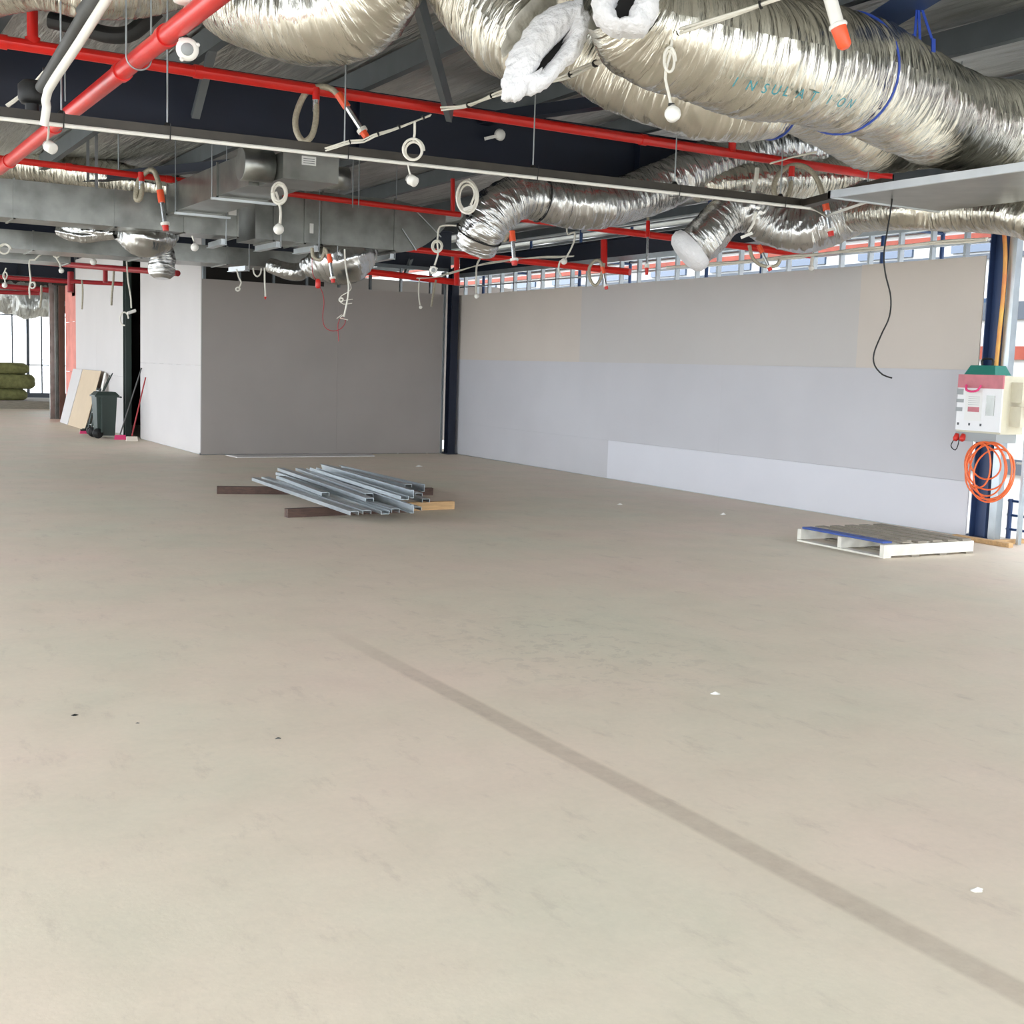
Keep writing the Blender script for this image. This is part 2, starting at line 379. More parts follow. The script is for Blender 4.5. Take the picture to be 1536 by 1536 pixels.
def cstud(x, y, z0, z1, parent, w=0.064, d=0.035, along='y', name='stud', m=None):
    t = 0.003
    if along == 'y':   # web across x (wall thickness), flange visible towards the room
        p = [(0, 0), (w, 0), (w, t), (t, t), (t, d - t), (w, d - t), (w, d), (0, d)]
    else:
        p = [(0, 0), (d, 0), (d, w), (d - t, w), (d - t, t), (t, t), (t, w), (0, w)]
    n = len(p); vs = [(x + a, y + b, z) for z in (z0, z1) for a, b in p]
    return MB().add(vs, [(i, (i + 1) % n, n + (i + 1) % n, n + i) for i in range(n)] + [tuple(range(n))[::-1], tuple(range(n, 2 * n))]).build(name, m or M['stud'], parent)
y = 9.15
while y < 20.6:
    cstud(XB + 0.003, y, 0.0, 3.28, wr); y += 0.453
bx((XB, 8.87, 3.26), (XB + 0.075, 20.7, 3.335)).build('top_track', M['stud'], wr)
bx((XB, 8.87, 0), (XB + 0.07, 20.7, 0.03)).build('bottom_track', M['stud'], wr)
bx((XB + 0.02, 8.87, 3.07), (XB + 0.045, 20.7, 3.095)).build('noggin', M['galv_bright'], wr)

# ---- back wall
wb = sroot('wall_back', (8.3, YA, 0))
bx((5.97, YA + .0132, 0.01), (10.5, YA + .0138, 2.93)).build('leak_block_sheet', M['board_back'], wb)  # added behind the boards to keep daylight out of their joints
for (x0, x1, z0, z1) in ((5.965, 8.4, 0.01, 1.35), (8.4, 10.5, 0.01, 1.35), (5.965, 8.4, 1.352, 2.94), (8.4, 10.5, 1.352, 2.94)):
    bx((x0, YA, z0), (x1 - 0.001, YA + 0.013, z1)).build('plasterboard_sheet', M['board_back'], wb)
x = 6.0
while x < 10.6:
    cstud(x, YA + 0.014, 0, 3.4, wb, along='x', m=M['purlin'] if x < 9 else M['stud']); x += 0.6
bx((5.95, YA + 0.01, 3.36), (10.7, YA + 0.09, 3.42)).build('top_track', M['purlin'], wb)
bx((5.95, YA + 0.015, 0), (10.7, YA + 0.085, 0.03)).build('bottom_track', M['purlin'], wb)
bx((10.47, YA - 0.02, 0), (10.51, YA + 0.09, 3.35)).build('end_stud', M['stud'], wb)
# dark rooms behind
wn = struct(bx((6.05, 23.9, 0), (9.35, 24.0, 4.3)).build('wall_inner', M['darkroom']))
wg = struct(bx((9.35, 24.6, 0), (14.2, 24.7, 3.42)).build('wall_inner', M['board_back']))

# ---- left walls
wl = sroot('wall_left', (5.95, 23, 0))
for (y0, y1, z0, z1) in ((20.775, 22.9, 0.01, 1.5), (22.9, 24.95, 0.01, 1.5), (20.775, 22.9, 1.502, 3.75), (22.9, 24.95, 1.502, 3.75)):
    bx((5.95, y0, z0), (5.963, y1, z1)).build('plasterboard_sheet', M['board_left'], wl)
bx((5.964, 20.78, 0), (6.03, 24.95, 0.03)).build('bottom_track', M['stud'], wl)
y = 20.8
while y < 25: cstud(5.965, y, 0.03, 4.1, wl); y += 0.6
wd = sroot('wall_far_left', (5.9, 29, 0))
for (y0, y1, z0, z1, m) in ((25.85, 28.8, 1.2, 3.85, 'board_left'), (28.8, 31.1, 1.2, 3.85, 'board_left'), (25.85, 31.3, 0.01, 1.198, 'board_left'), 
                            (31.3, 32.4, 0.01, 1.2, 'pink'), (31.1, 32.4, 1.205, 2.4, 'pink'), (31.1, 32.4, 2.405, 3.3, 'pink')):
    bx((5.9, y0, z0), (5.913, y1 - .004, z1)).build('plasterboard_sheet', M[m], wd)
bx((5.915, 25.85, 0), (5.99, 32.4, 0.03)).build('bottom_track', M['stud'], wd)
y = 25.9
while y < 32.3: cstud(5.915, y, 0.03, 4.1, wd, m=M['purlin']); y += 0.6
bx((5.9, 31.15, 3.01), (5.906, 31.55, 3.35)).build('torn_sheet', M['pink'], wd)
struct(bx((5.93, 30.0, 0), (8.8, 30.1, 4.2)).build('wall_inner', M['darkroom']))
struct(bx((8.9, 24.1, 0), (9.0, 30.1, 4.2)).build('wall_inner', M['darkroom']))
# junk shelf in the dark doorway
t = thing('service_panel', 'dim panel of pipes and valves inside the black doorway', 'panel', (6.6, 25.6, 1.9))
bx((6.5, 25.5, 1.9), (6.56, 26.2, 3.0)).build('back_plate', M['purlin'], t)
for k in range(4):
    MB().tube([(6.46, 25.55 + .17 * k, 1.95), (6.46, 25.55 + .17 * k, 3.4)], 0.018, 8).build('pipe', M['galv'], t)

# ---- bundle of studs and brown board at the far left opening
t = thing('stud_bundle', 'bundle of upright grey steel studs at the end of the pink wall', 'studs', (5.8, 32.8, 0))
for k in range(5):
    cstud(at(75, 550, y=32.75).x + 0.066 * k, 32.75 + 0.05 * (k % 2), 0, 3.35 - .02 * k, t, w=0.09, d=0.06, along='x', m=M['galv'])
o = bx((at(89, 550, y=32.5).x, 32.5, 0), (at(98, 550, y=32.5).x, 32.56, 3.3)).build('brown_panel', M['brown']); tag(o, 'tall brown panel standing between the stud bundle and the pink board', 'panel')

# ---- far window wall
wf = sroot('wall_far', (6, 46, 0))
bx((-8, 46, 3.05), (11.2, 46.15, 4.4)).build('header', M['darkroom'], wf)
bx((-8, 46, 0), (11.2, 46.1, 0.25)).build('sill', M['ext_grey'], wf)
wi = sroot('window_1', (6, 46.05, 0.25))
bx((-8, 46.06, 0.25), (11.1, 46.07, 3.05)).build('pane', M['glass'], wi)
x = 4.2
k = 0
while x < 11:
    w = 0.1 if k % 3 == 0 else 0.045
    bx((x, 46.0, 0.25), (x + w, 46.05, 3.05)).build('mullion', M['ext_grey'], wi); x += 0.48; k += 1
for z in (1.2, 2.9): bx((4.0, 46.0, z), (11.1, 46.04, z + 0.04)).build('rail', M['ext_grey'], wi)
# left side facade (open bays) - unseen side of the hall, gives its daylight
ws = sroot('wall_side', (-4.6, 10, 0))
for k in range(8):
    bx((-4.7, -4.8 + 7.4 * k, 0), (-4.55, -4.5 + 7.4 * k, 4.15)).build('post', M['navy'], ws)
bx((-4.7, -5, 3.95), (-4.55, 48, 4.15)).build('header', M['navy'], ws)

# ================================================================= OUTSIDE
g = struct(bx((-70, -70, -3.9), (110, 110, -3.8)).build('trim_ground_outside', M['ground'])); g.name = 'floor_outside'
def facade():
    t = thing('neighbour_building', 'pale neighbouring building with orange and blue bands seen over the right wall', 'building', (24, 12, -3.8))
    bx((24, -30, -3.8), (30, 60, 9.5)).build('wall', M['ext_white'], t)
    for z, h, m in ((4.98, 0.13, 'ext_orange'), (5.2, 0.2, 'ext_grey'), (5.75, 0.22, 'ext_orange'), (4.5, 0.12, 'ext_grey'), (3.1, 0.4, 'ext_grey'), (2.2, 0.3, 'ext_orange'), (-0.4, 0.35, 'ext_grey')):
        bx((23.9, -30, z), (24.0, 60, z + h)).build('band', M[m], t)
    for k in range(24):
        for z in (3.4, 4.68, 0.9):
            f = bx((23.93, -20 + 3 * k, z), (23.99, -18.2 + 3 * k, z + 0.2 if z > 3 else z + 1.1)).build('window', M['ext_glass'], t)
facade()
def scaffold():
    t = thing('scaffold', 'blue scaffold standards with orange planks outside the right wall', 'scaffold', (12.6, 12, -3.8))
    for k in range(6):
        y = 4.6 + 3.6 * k
        for x in (12.3, 13.4):
            MB().tube([(x, y, -3.8), (x, y, 4.9)], 0.03, 8).build('standard', M['ext_blue'], t)
        MB().tube([(12.3, y, 3.6), (13.4, y, 3.6)], 0.024, 8).build('transom', M['ext_blue'], t)
    for x in (12.3, 13.4):
        for z, m in ((3.62, 'galv_bright'), (4.1, 'galv_bright')):
            MB().tube([(x, 3.5, z), (x, 24.5, z)], 0.024, 8).build('ledger', M[m], t)
    for k in range(3):
        bx((12.45 + .3 * k, 3.5, 3.66), (12.7 + .3 * k, 24.5, 3.7)).build('plank', M['ext_orange'], t)
scaffold()
t = thing('outside_frame', 'blue guard frame and pale rail outside the opening at right', 'frame', (11.6, 7.3, 0))
for y in (8.62, 8.3):
    MB().tube([(11.1, y, 0.0), (11.1, y, 0.42)], 0.025, 8).build('post', M['ext_blue'], t)
for z in (0.1, 0.25, 0.4):
    MB().tube([(11.1, 8.65, z), (11.1, 7.0, z)], 0.014, 8).build('rail', M['ext_blue'], t)
MB().tube([(11.12, 8.6, 0.8), (11.12, 6.9, 0.78)], 0.012, 8).build('rail', M['white'], t)
o = bx((12.0, 7.55, -3.8), (12.14, 8.02, 4.3)).build('outside_post', M['ext_blue']); tag(o, 'tall light blue post outside at the right edge', 'post')

# ---- right end: stud, conduit, timber plates
o = cstud(10.76, 8.52, 0, 3.3, None, w=0.09, d=0.09); o.name = 'end_stud'; tag(o, 'galvanised stud standing right of the blue column', 'stud')
o = cstud(10.72, 8.2, 0, 3.3, None, w=0.05, d=0.03); o.name = 'end_stud'; tag(o, 'thin galvanised stud at the right edge of the opening', 'stud')
cp = smoothpath([at(1506, 345, x=10.72), at(1508, 385, x=10.72), at(1505, 440, x=10.72), at(1499, 500, x=10.72), at(1493, 562, x=10.72)], 0.05)
o = MB().tube(cp, 0.022, 10).build('orange_conduit', M['conduit']); tag(o, 'orange and yellow conduit running down beside the blue column', 'conduit')
o = bx((10.45, 8.1, 0), (10.52, 8.8, 0.045)).build('timber_plate', M['timber_pine']); tag(o, 'pale timber plate on the floor right of the pallet', 'timber')
o = bx((10.53, 8.28, 0), (10.95, 8.35, 0.045)).build('timber_plate', M['timber_pine']); tag(o, 'short timber plate at the foot of the right studs', 'timber')

# ================================================================= POWER BOX
t = thing('power_box', 'temporary site power box with pink top and white front on the blue column', 'power box', (10.5, 8.55, 1.08))
X0, X1, Y0, Y1, Z0, Z1 = 10.36, 10.7, 8.24, 8.78, 1.12, 1.70
bx((X0 + .012, Y0, Z0), (X1, Y1, Z1)).build('cabinet', M['box_beige'], t)
bx((X0 - .01, Y0 - .005, Z1 - .13), (X0 + .012, Y1 + .005, Z1 + .005)).build('pink_front', M['box_pink'], t)
fr = bx((X0 - .005, Y0, Z0 + .02), (X0 + .012, Y1, Z1 - .13)).build('door', M['box_white'], t)
def patch(y0, y1, z0, z1, m, n='sticker', off=.009): return bx((X0 - off, y0, z0), (X0 - .0045, y1, z1)).build(n, M[m], fr)
patch(8.71, 8.79, 1.50, 1.56, 'box_grey'); patch(8.7, 8.79, 1.42, 1.455, 'box_grey'); patch(8.71, 8.79, 1.33, 1.37, 'box_grey')
patch(8.47, 8.68, 1.24, 1.55, 'paper', off=.007); patch(8.5, 8.64, 1.33, 1.38, 'box_pink'); patch(8.32, 8.42, 1.3, 1.5, 'galv')
for k in range(5): patch(8.5, 8.64, 1.48 - .02 * k, 1.484 - .02 * k, 'box_grey')
for k in range(3): patch(8.74 - .14 * k, 8.76 - .14 * k, 1.19, 1.215, 'paper_print', n='catch')
MB().tube(smoothpath([(X0 - .03, 8.66, 1.6), (X0 - .05, 8.64, 1.55), (X0 - .055, 8.57, 1.535), (X0 - .05, 8.5, 1.55), (X0 - .03, 8.48, 1.6)], .02), 0.011, 8).build('handle', M['broom_pink'], fr)
bx((X0 - .02, Y0 + .02, Z0 - .09), (X1 - .06, Y1 - .02, Z0)).build('socket_rail', M['box_grey'], t)
for yy in (8.74, 8.66):
    MB().lathe((X0 - .01, yy, Z0 - .03), [(.03, 0), (.03, .05), (.02, .07)], axis=(-.5, 0, -.8), seg=12).build('red_plug', M['redcap'], t)
MB().tube(smoothpath([(X0 - .03, 8.76, 1.05), (X0 - .04, 8.79, .97), (X0 - .03, 8.74, .93), (X0 - .02, 8.72, .98), (X0 - .03, 8.7, 1.05)], .02), .005, 6).build('black_tail', M['black'], t)
for zz in (1.2, 1.44):
    b2 = bx((X0 + .13, Y0 - .13, zz), (X0 + .30, Y0, zz + .2)).build('outlet_box', M['box_beige'], t)
    MB().lathe((X0 + .21, Y0 - .13, zz + .13), [(.032, 0), (.032, .03), (.02, .035)], axis=(0, -1, 0), seg=14).build('socket', M['box_grey'], b2)
MB().lathe((X0 + .2, Y0 - .14, 1.42), [(.035, 0), (.03, .06), (.015, .07)], axis=(-.3, -1, 0), seg=14).build('red_plug', M['redcap'], t)
t = thing('tool_case', 'green tool case with a black handle on top of the power box', 'tool case', (10.5, 8.55, 1.705))
MB().add([(10.38, 8.36, 1.706), (10.62, 8.36, 1.706), (10.62, 8.74, 1.706), (10.38, 8.74, 1.706), (10.42, 8.4, 1.80), (10.58, 8.4, 1.80), (10.58, 8.7, 1.80), (10.42, 8.7, 1.80)],
         [(3, 2, 1, 0), (4, 5, 6, 7), (0, 1, 5, 4), (1, 2, 6, 5), (2, 3, 7, 6), (3, 0, 4, 7)]).build('shell', M['green_tool'], t)
MB().tube(smoothpath([(10.5, 8.62, 1.79), (10.5, 8.62, 1.86), (10.5, 8.5, 1.86), (10.5, 8.5, 1.79)], .02), .012, 8).build('handle', M['black'], t)
# orange lead coil
t = thing('extension_lead', 'coiled orange extension lead hanging below the power box', 'lead', (10.38, 8.48, 0.5))
for k, (cy, cz, ry, rz, tl) in enumerate(((8.36, .80, .24, .24, .1), (8.3, .74, .27, .30, -.12), (8.38, .84, .2, .17, .3), (8.24, .72, .25, .26, -.35), (8.34, .77, .25, .27, .25), (8.28, .75, .28, .28, -.2), (8.4, .8, .16, .24, .5))):
    pts = []
    for i in range(41):
        a = 2 * PI * i / 40; yy = ry * math.cos(a); zz = rz * math.sin(a)
        pts.append((10.36 - .012 * k + .015 * math.sin(2 * a + k), cy + yy * math.cos(tl) - zz * math.sin(tl) * .5, cz + zz * math.cos(tl) + yy * math.sin(tl)))
    MB().tube(pts, .0085, 8).build('loop', M['lead'], t)
MB().tube([(10.36, 8.36, .98), (10.38, 8.4, 1.08)], .012, 8).build('cable_tie', M['black'], t)

# ================================================================= PALLET
def pallet():
    t = thing('pallet', 'white and blue painted timber pallet on the floor beside the right wall', 'pallet', (9.15, 8.55, 0))
    a = at(1325, 838, z=0); b = at(1196, 812, z=0); c = at(1452, 828, z=0)
    L = (b - a); Wd = (c - a)
    ux = L.normalized(); uy = Wd - ux * Wd.dot(ux); uy.normalize()
    S_ = 1.165
    def bb(u0, u1, w0, w1, z0, z1, n, m, par=t):
        P = lambda u, w, z: a + ux * u + uy * w + V((0, 0, z))
        vs = [P(u, w, z) for z in (z0, z1) for u, w in ((u0, w0), (u1, w0), (u1, w1), (u0, w1))]
        j = random.uniform(-.003, .003)
        return MB().add([v + V((0, 0, j)) for v in vs], [(3, 2, 1, 0), (4, 5, 6, 7), (0, 1, 5, 4), (1, 2, 6, 5), (2, 3, 7, 6), (3, 0, 4, 7)]).build(n, M[m], par)
    # bottom boards run along ux (left-right), bearers run along uy
    for k, (w0, m) in enumerate(((0, 'timber_white'), (.36, 'timber_grey'), (.72, 'timber_grey'), (1.07, 'timber_grey'))):
        bb(0, S_, w0, w0 + .095, 0.003, .02, 'bottom_board', m)
    for u0, m in ((0, 'timber_white'), (.55, 'timber_white'), (1.115, 'timber_white')):
        bb(u0, u0 + .05, 0, S_, .022, .125, 'bearer', m)
    tops = ['timber_blue', 'timber_grey', 'timber_grey', 'timber_grey', 'timber_grey', 'timber_grey', 'timber_grey']
    for k in range(6):
        w0 = .03 + k * .196; bb(.05 if k == 0 else 0, S_ - .03 * (k == 0), w0, w0 + .115, .128, .146, 'top_board', tops[k])
    bb(.02, .1, .3, .36, .147, .16, 'offcut', 'timber_grey')
pallet()

# ================================================================= STUD PILE ON BEARERS
def bearer(a, b, m, lab, h=.045, w=.09):
    o = MB().bar(V(a) + V((0, 0, h / 2)), V(b) + V((0, 0, h / 2)), w, h).build('timber_bearer', M[m]); return tag(o, lab, 'timber')
bearer((4.4, 14.65, 0), (6.95, 13.95, 0), 'timber_dark', 'dark timber bearer under the far side of the steel stud pile', .09)
bearer((4.41, 12.24, 0), (5.9, 12.36, 0), 'timber_dark', 'dark timber bearer under the near side of the stud pile', .09)
bearer((5.86, 12.5, 0), (6.5, 12.52, 0), 'timber_pine', 'pale pine bearer poking out right of the stud pile', .09)
def cs(a, b, flip, m='stud', lab='', w=.09, d=.04):
    t = .004
    p = [(-w / 2, 0), (w / 2, 0), (w / 2, d), (w / 2 - t, d), (w / 2 - t, t), (-w / 2 + t, t), (-w / 2 + t, d), (-w / 2, d)]
    if flip == 1: p = [(x, d - y) for x, y in p][::-1]
    if flip == 2: p = [(y, x + w / 2) for x, y in p][::-1]
    o = MB().prof(a, b, p).build('steel_stud', M[m]); tag(o, lab, 'stud', 'steel studs in the pile on the floor'); return o
studs = [((5.06, 15.2), (4.86, 11.5), 1, .095), ((5.22, 15.3), (5.02, 11.55), 1, .095), ((5.45, 15.4), (5.2, 11.5), 0, .095), ((5.62, 15.9), (5.36, 11.6), 1, .095), ((5.85, 15.6), (5.52, 11.5), 2, .095),
         ((6.0, 15.8), (5.66, 11.7), 1, .095), ((5.3, 14.9), (5.1, 12.9), 1, .14), ((5.68, 16.0), (5.33, 12.2), 1, .145), ((5.9, 15.9), (5.5, 12.6), 1, .15), ((6.05, 15.9), (5.8, 12.9), 0, .145),
         ((6.35, 15.95), (6.1, 12.4), 1, .095), ((6.55, 16.5), (6.3, 13.0), 1, .095), ((6.5, 16.5), (6.45, 13.6), 1, .14), ((6.68, 16.3), (6.62, 13.5), 2, .095), ((6.2, 15.8), (5.9, 12.3), 2, .16), ((5.95, 15.5), (5.6, 11.9), 0, .19)]
ordn = ['left outermost', 'second from left', 'open channel third from left', 'broad flat', 'upright inner', 'right of centre lower', 'short upper left', 'long upper', 'upper middle', 'upturned upper',
        'lower right', 'far right lower', 'far right topmost', 'far right outermost', 'upright upper', 'topmost central']
for i, (a, b, fl, z) in enumerate(studs):
    cs((a[0], a[1], z), (b[0], b[1], z), fl, 'stud', 'galvanised steel stud, ' + ordn[i] + ' in the pile on the floor')

# board lying on the floor
A = [(6.33, 20.6), (6.36, 20.05), (8.87, 20.12), (9.05, 20.68)]
o = MB().add([(x, y, z) for z in (0.0, .014) for x, y in A], [(0, 1, 2, 3), (7, 6, 5, 4), (0, 4, 5, 1), (1, 5, 6, 2), (2, 6, 7, 3), (3, 7, 4, 0)]).build('loose_board', M['board_left'])
tag(o, 'thin plasterboard sheet lying flat on the floor by the back wall', 'board')

# ================================================================= BIN, BROOMS, BOARDS (left)
def wheelie():
    x, y = 5.33, 25.3
    t = thing('wheelie_bin', 'dark green wheelie bin in front of the pale left wall', 'bin', (x, y, 0))
    k = .94
    w0, w1, d0, d1 = .165, .2, .18, .23
    MB().add([(x - w0, y - d0, .05), (x + w0, y - d0, .05), (x + w0, y + d0, .05), (x - w0, y + d0, .05), (x - w1, y - d1, k - .1), (x + w1, y - d1, k - .1), (x + w1, y + d1, k - .1), (x - w1, y + d1, k - .1)],
             [(3, 2, 1, 0), (4, 5, 6, 7), (0, 1, 5, 4), (1, 2, 6, 5), (2, 3, 7, 6), (3, 0, 4, 7)]).build('body', M['bin'], t)
    bx((x - w1 - .03, y - d1 - .02, k - .13), (x + w1 + .03, y + d1 + .02, k - .1)).build('rim', M['bin'], t)
    MB().add([(x - w1 - .02, y - d1, k - .1), (x + w1 + .05, y - d1, k - .1), (x + w1 + .05, y + d1, k - .1), (x - w1 - .02, y + d1, k - .1), (x - w1 + .04, y - d1 + .05, k - .03), (x + w1 - .02, y - d1 + .05, k - .03), (x + w1 - .02, y + d1 - .05, k - .03), (x - w1 + .04, y + d1 - .05, k - .03)],
             [(3, 2, 1, 0), (4, 5, 6, 7), (0, 1, 5, 4), (1, 2, 6, 5), (2, 3, 7, 6), (3, 0, 4, 7)]).build('lid', M['bin'], t)
    MB().tube([(x + w1 + .08, y - .2, k - .13), (x + w1 + .08, y + .2, k - .13)], .018, 8).build('handle', M['bin'], t)
    for s in (-1, 1): MB().lathe((x - w0 - .02 if 0 else x - .17, y - .24 * 1, .1) if s < 0 else (x - .17, y + .2, .1), [(.1, 0), (.1, .05)], axis=(0, 1, 0), seg=18).build('wheel', M['black'], t)
    MB().tube([(x - .17, y - .24, .1), (x - .17, y + .24, .1)], .012, 8).build('axle', M['steel'], t)
    for yy in (-.305, ): bx((x - .12, y + yy + .02, .12), (x - .09, y + yy + .06, .8)).build('rib', M['bin'], t)
wheelie()
def lean(name, pts, th, m, lab, cat='board'):
    p = [V(q) for q in pts]; n = (p[1] - p[0]).cross(p[3] - p[0]).normalized() * th
    o = MB().add(p + [q + n for q in p], [(0, 1, 2, 3), (7, 6, 5, 4), (0, 4, 5, 1), (1, 5, 6, 2), (2, 6, 7, 3), (3, 7, 4, 0)]).build(name, M[m]); return tag(o, lab, cat)
lean('leaning_board', [(5.55, 31.2, 0), (5.50, 30.0, 0), (5.84, 30.0, 1.28), (5.86, 31.2, 1.28)], .012, 'board_left', 'white plasterboard offcut leaning on the wall, behind the tan board')
lean('leaning_board', [(5.50, 29.95, 0), (5.47, 27.9, 0), (5.82, 27.9, 1.28), (5.84, 29.95, 1.28)], .012, 'tan', 'tan backed plasterboard offcut leaning on the left wall')
lean('leaning_board', [(5.60, 27.8, 0), (5.59, 27.55, 0), (5.85, 27.55, 1.25), (5.87, 27.8, 1.25)], .012, 'cream', 'narrow white board strip leaning behind the wheelie bin')
def broom(a, b, hm, head, hmname, lab, hw=.11):
    t = thing('broom', lab, 'broom', (a[0], a[1], 0))
    MB().tube([a, b], .013, 8).build('handle', M[hm], t)
    x, y = a[0], a[1]
    MB().add([(x - hw, y - .03, 0), (x + hw, y - .03, 0), (x + hw, y + .03, 0), (x - hw, y + .03, 0), (x - hw * .9, y - .02, .08), (x + hw * .9, y - .02, .08), (x + hw * .9, y + .02, .08), (x - hw * .9, y + .02, .06)],
             [(3, 2, 1, 0), (4, 5, 6, 7), (0, 1, 5, 4), (1, 2, 6, 5), (2, 3, 7, 6), (3, 0, 4, 7)]).build('bristles', M[head], t)
    bx((x - hw * .9, y - .025, .06), (x + hw * .9, y + .025, .09)).build('head_block', M[hmname], t)
broom((5.62, 24.25, .1), (5.93, 24.45, 1.22), 'broom_red', 'broom_straw', 'broom_straw', 'red handled broom with pale head leaning on the white wall')
broom((5.5, 24.7, .1), (5.925, 24.75, 1.4), 'dark', 'broom_pink', 'broom_pink', 'dark handled broom with pink head beside the doorway')
broom((5.22, 26.6, .1), (5.86, 27.0, 1.25), 'bin', 'broom_pink', 'black', 'green handled broom with pink bristles left of the wheelie bin')
broom((5.3, 26.95, .1), (5.87, 27.3, 1.2), 'bin', 'black', 'bin', 'dark green mop leaning behind the wheelie bin', .08)
t = thing('trolley', 'dark green folded trolley frame between the leaning boards and the bin', 'trolley', (5.5, 26.4, 0))
for yy in (26.2, 26.5):
    MB().tube([(5.25, yy, .06), (5.45, yy, .95)], .02, 8).build('side_rail', M['bin'], t)
for zz in (.2, .45, .7, .9): MB().tube([(5.25 + .2 * zz, 26.2, zz), (5.25 + .2 * zz, 26.5, zz)], .014, 8).build('rung', M['galv'], t)
MB().lathe((5.24, 26.18, .08), [(.08, 0), (.08, .04)], axis=(0, 1, 0)).build('wheel', M['black'], t)

# ---- insulation bales and low platform far left
o = bx((4.2, 38.6, 0), (7.4, 42.0, .22)).build('low_platform', M['timber_grey']); tag(o, 'low timber platform at the far left under the insulation', 'platform')
def bale(lo, hi, lab):
    x0, y0, z0 = lo; x1, y1, z1 = hi; nx, nz = 14, 8; vs = []; 
    m = MB(); n = 12
    ring = []
    for k in range(nz + 1):
        z = z0 + (z1 - z0) * k / nz
        edge = 1 - 0.12 * abs(2 * k / nz - 1) ** 3
        for j in range(40):
            a = 2 * PI * j / 40; ca, sa = math.cos(a), math.sin(a)
            s = (abs(ca) ** 6 + abs(sa) ** 6) ** (-1 / 6)
            f = edge * (1 + .05 * noise.noise(V((ca * 3, sa * 3, z * 5)))) * s
            ring.append(((x0 + x1) / 2 + ca * f * (x1 - x0) / 2, (y0 + y1) / 2 + sa * f * (y1 - y0) / 2, z))
    fs = [(k * 40 + j, k * 40 + (j + 1) % 40, (k + 1) * 40 + (j + 1) % 40, (k + 1) * 40 + j) for k in range(nz) for j in range(40)] + [tuple(range(40))[::-1], tuple(range(nz * 40, nz * 40 + 40))]
    o = m.add(ring, fs, None, True).build('insulation_bale', M['batts']); return tag(o, lab, 'insulation', 'green insulation bales on the platform')
bale((4.4, 39.3, .22), (6.1, 41, .55), 'green insulation bale at the bottom of the stack far left')
bale((4.4, 39.2, .56), (6.35, 41, .98), 'green insulation bale in the middle of the stack far left')
bale((4.4, 39.3, .99), (6.15, 41, 1.32), 'green insulation bale on top of the stack far left')

# ---- bits on the floor
for (u, v, s, m, lab) in ((1073, 1041, .022, 'cream', 'small white scrap on the open floor right of centre'), (1466, 1336, .02, 'cream', 'crumpled white scrap near the bottom right corner'), (112, 1073, .012, 'black', 'tiny black scrap on the floor at far left'),
                          (417, 1108, .012, 'dark', 'tiny dark chip on the floor left of the worn strip'), (930, 757, .03, 'cream', 'white plaster crumb on the floor near the right wall'), (1085, 772, .04, 'cream', 'white paper shred on the floor by the right wall'),
                          (206, 1085, .008, 'dark', 'tiny dark speck on the floor left of centre'), (628, 700, .05, 'cream', 'white scrap on the floor in front of the corner column')):
    p = at(u, v, z=0); vs = []
    n = 9
    for j in range(n):
        a = 2 * PI * j / n; r = s * random.uniform(.6, 1.2); vs.append((p.x + r * math.cos(a) * 1.3, p.y + r * math.sin(a), 0.001))
    vs.append((p.x, p.y, s * .6))
    o = MB().add(vs, [(j, (j + 1) % n, n) for j in range(n)] + [tuple(range(n))[::-1]]).build('floor_scrap', M[m]); tag(o, lab, 'scrap')

# ================================================================= FLEXIBLE DUCTS
def foil_rf(seed, amp=0.05, freq=16, twist=0.2):
    amp = amp * 1.25
    def rf(L, a, R):
        ca, sa = math.cos(a), math.sin(a)
        s = L + twist * math.sin(a + seed)
        n1 = noise.noise(V((s * freq, ca * 1.4 + seed, sa * 1.4)))
        n2 = noise.noise(V((s * freq * 2.3, ca * 3 - seed, sa * 3)))
        n3 = noise.noise(V((s * 2.2, ca * .9, sa * .9 + seed)))
        return 1 + amp * (abs(n1) * 1.1 - .25) + amp * .45 * n2 + amp * 1.1 * n3
    return rf
def dd(u, v, y):
    return float(FPX * y / _ray(u, v)[1])
def path_d(pts):
    """(u, v, distance, radius) rows -> 3-D centre line"""
    P = [at(u, v, d=d) for u, v, d, r in pts]; R = [r for *_, r in pts]
    sp = smoothpath(P, .016)
    # radius along by nearest parameter
    n = len(P); segs = []
    for i in range(n - 1):
        k = max(2, int((P[i + 1] - P[i]).length / .016)) if n > 2 else 0
        segs += [R[i] + (R[i + 1] - R[i]) * j / k for j in range(k)]
    segs.append(R[-1])
    return sp, segs
def duct(lab, pts, seed, m='foil', amp=.05, name='flexible_duct', straps=(), seg=56, freq=16, group=None, cap=True):
    sp, rr = path_d(pts)
    base = sp[len(sp) // 2]
    t = thing(name, lab, 'duct', base - V((0, 0, rr[len(sp) // 2])), group)
    MB().tube(sp, rr, seg, cap=cap, rf=foil_rf(seed, amp, freq)).build('foil_sleeve', M[m], t)
    for s, col in straps:
        i = int(s * (len(sp) - 3)) + 1; T = (sp[i + 1] - sp[i - 1]).normalized(); R = rr[i] * 1.035
        e = T.cross(V((0, 0, 1))).normalized(); g = T.cross(e)
        pts2 = [sp[i] + e * (R * math.cos(2 * PI * j / 48)) + g * (R * math.sin(2 * PI * j / 48)) for j in range(49)]
        MB().tube(pts2, .008, 6, cap=False).build('strap', M[col], t)
    return t, sp, rr
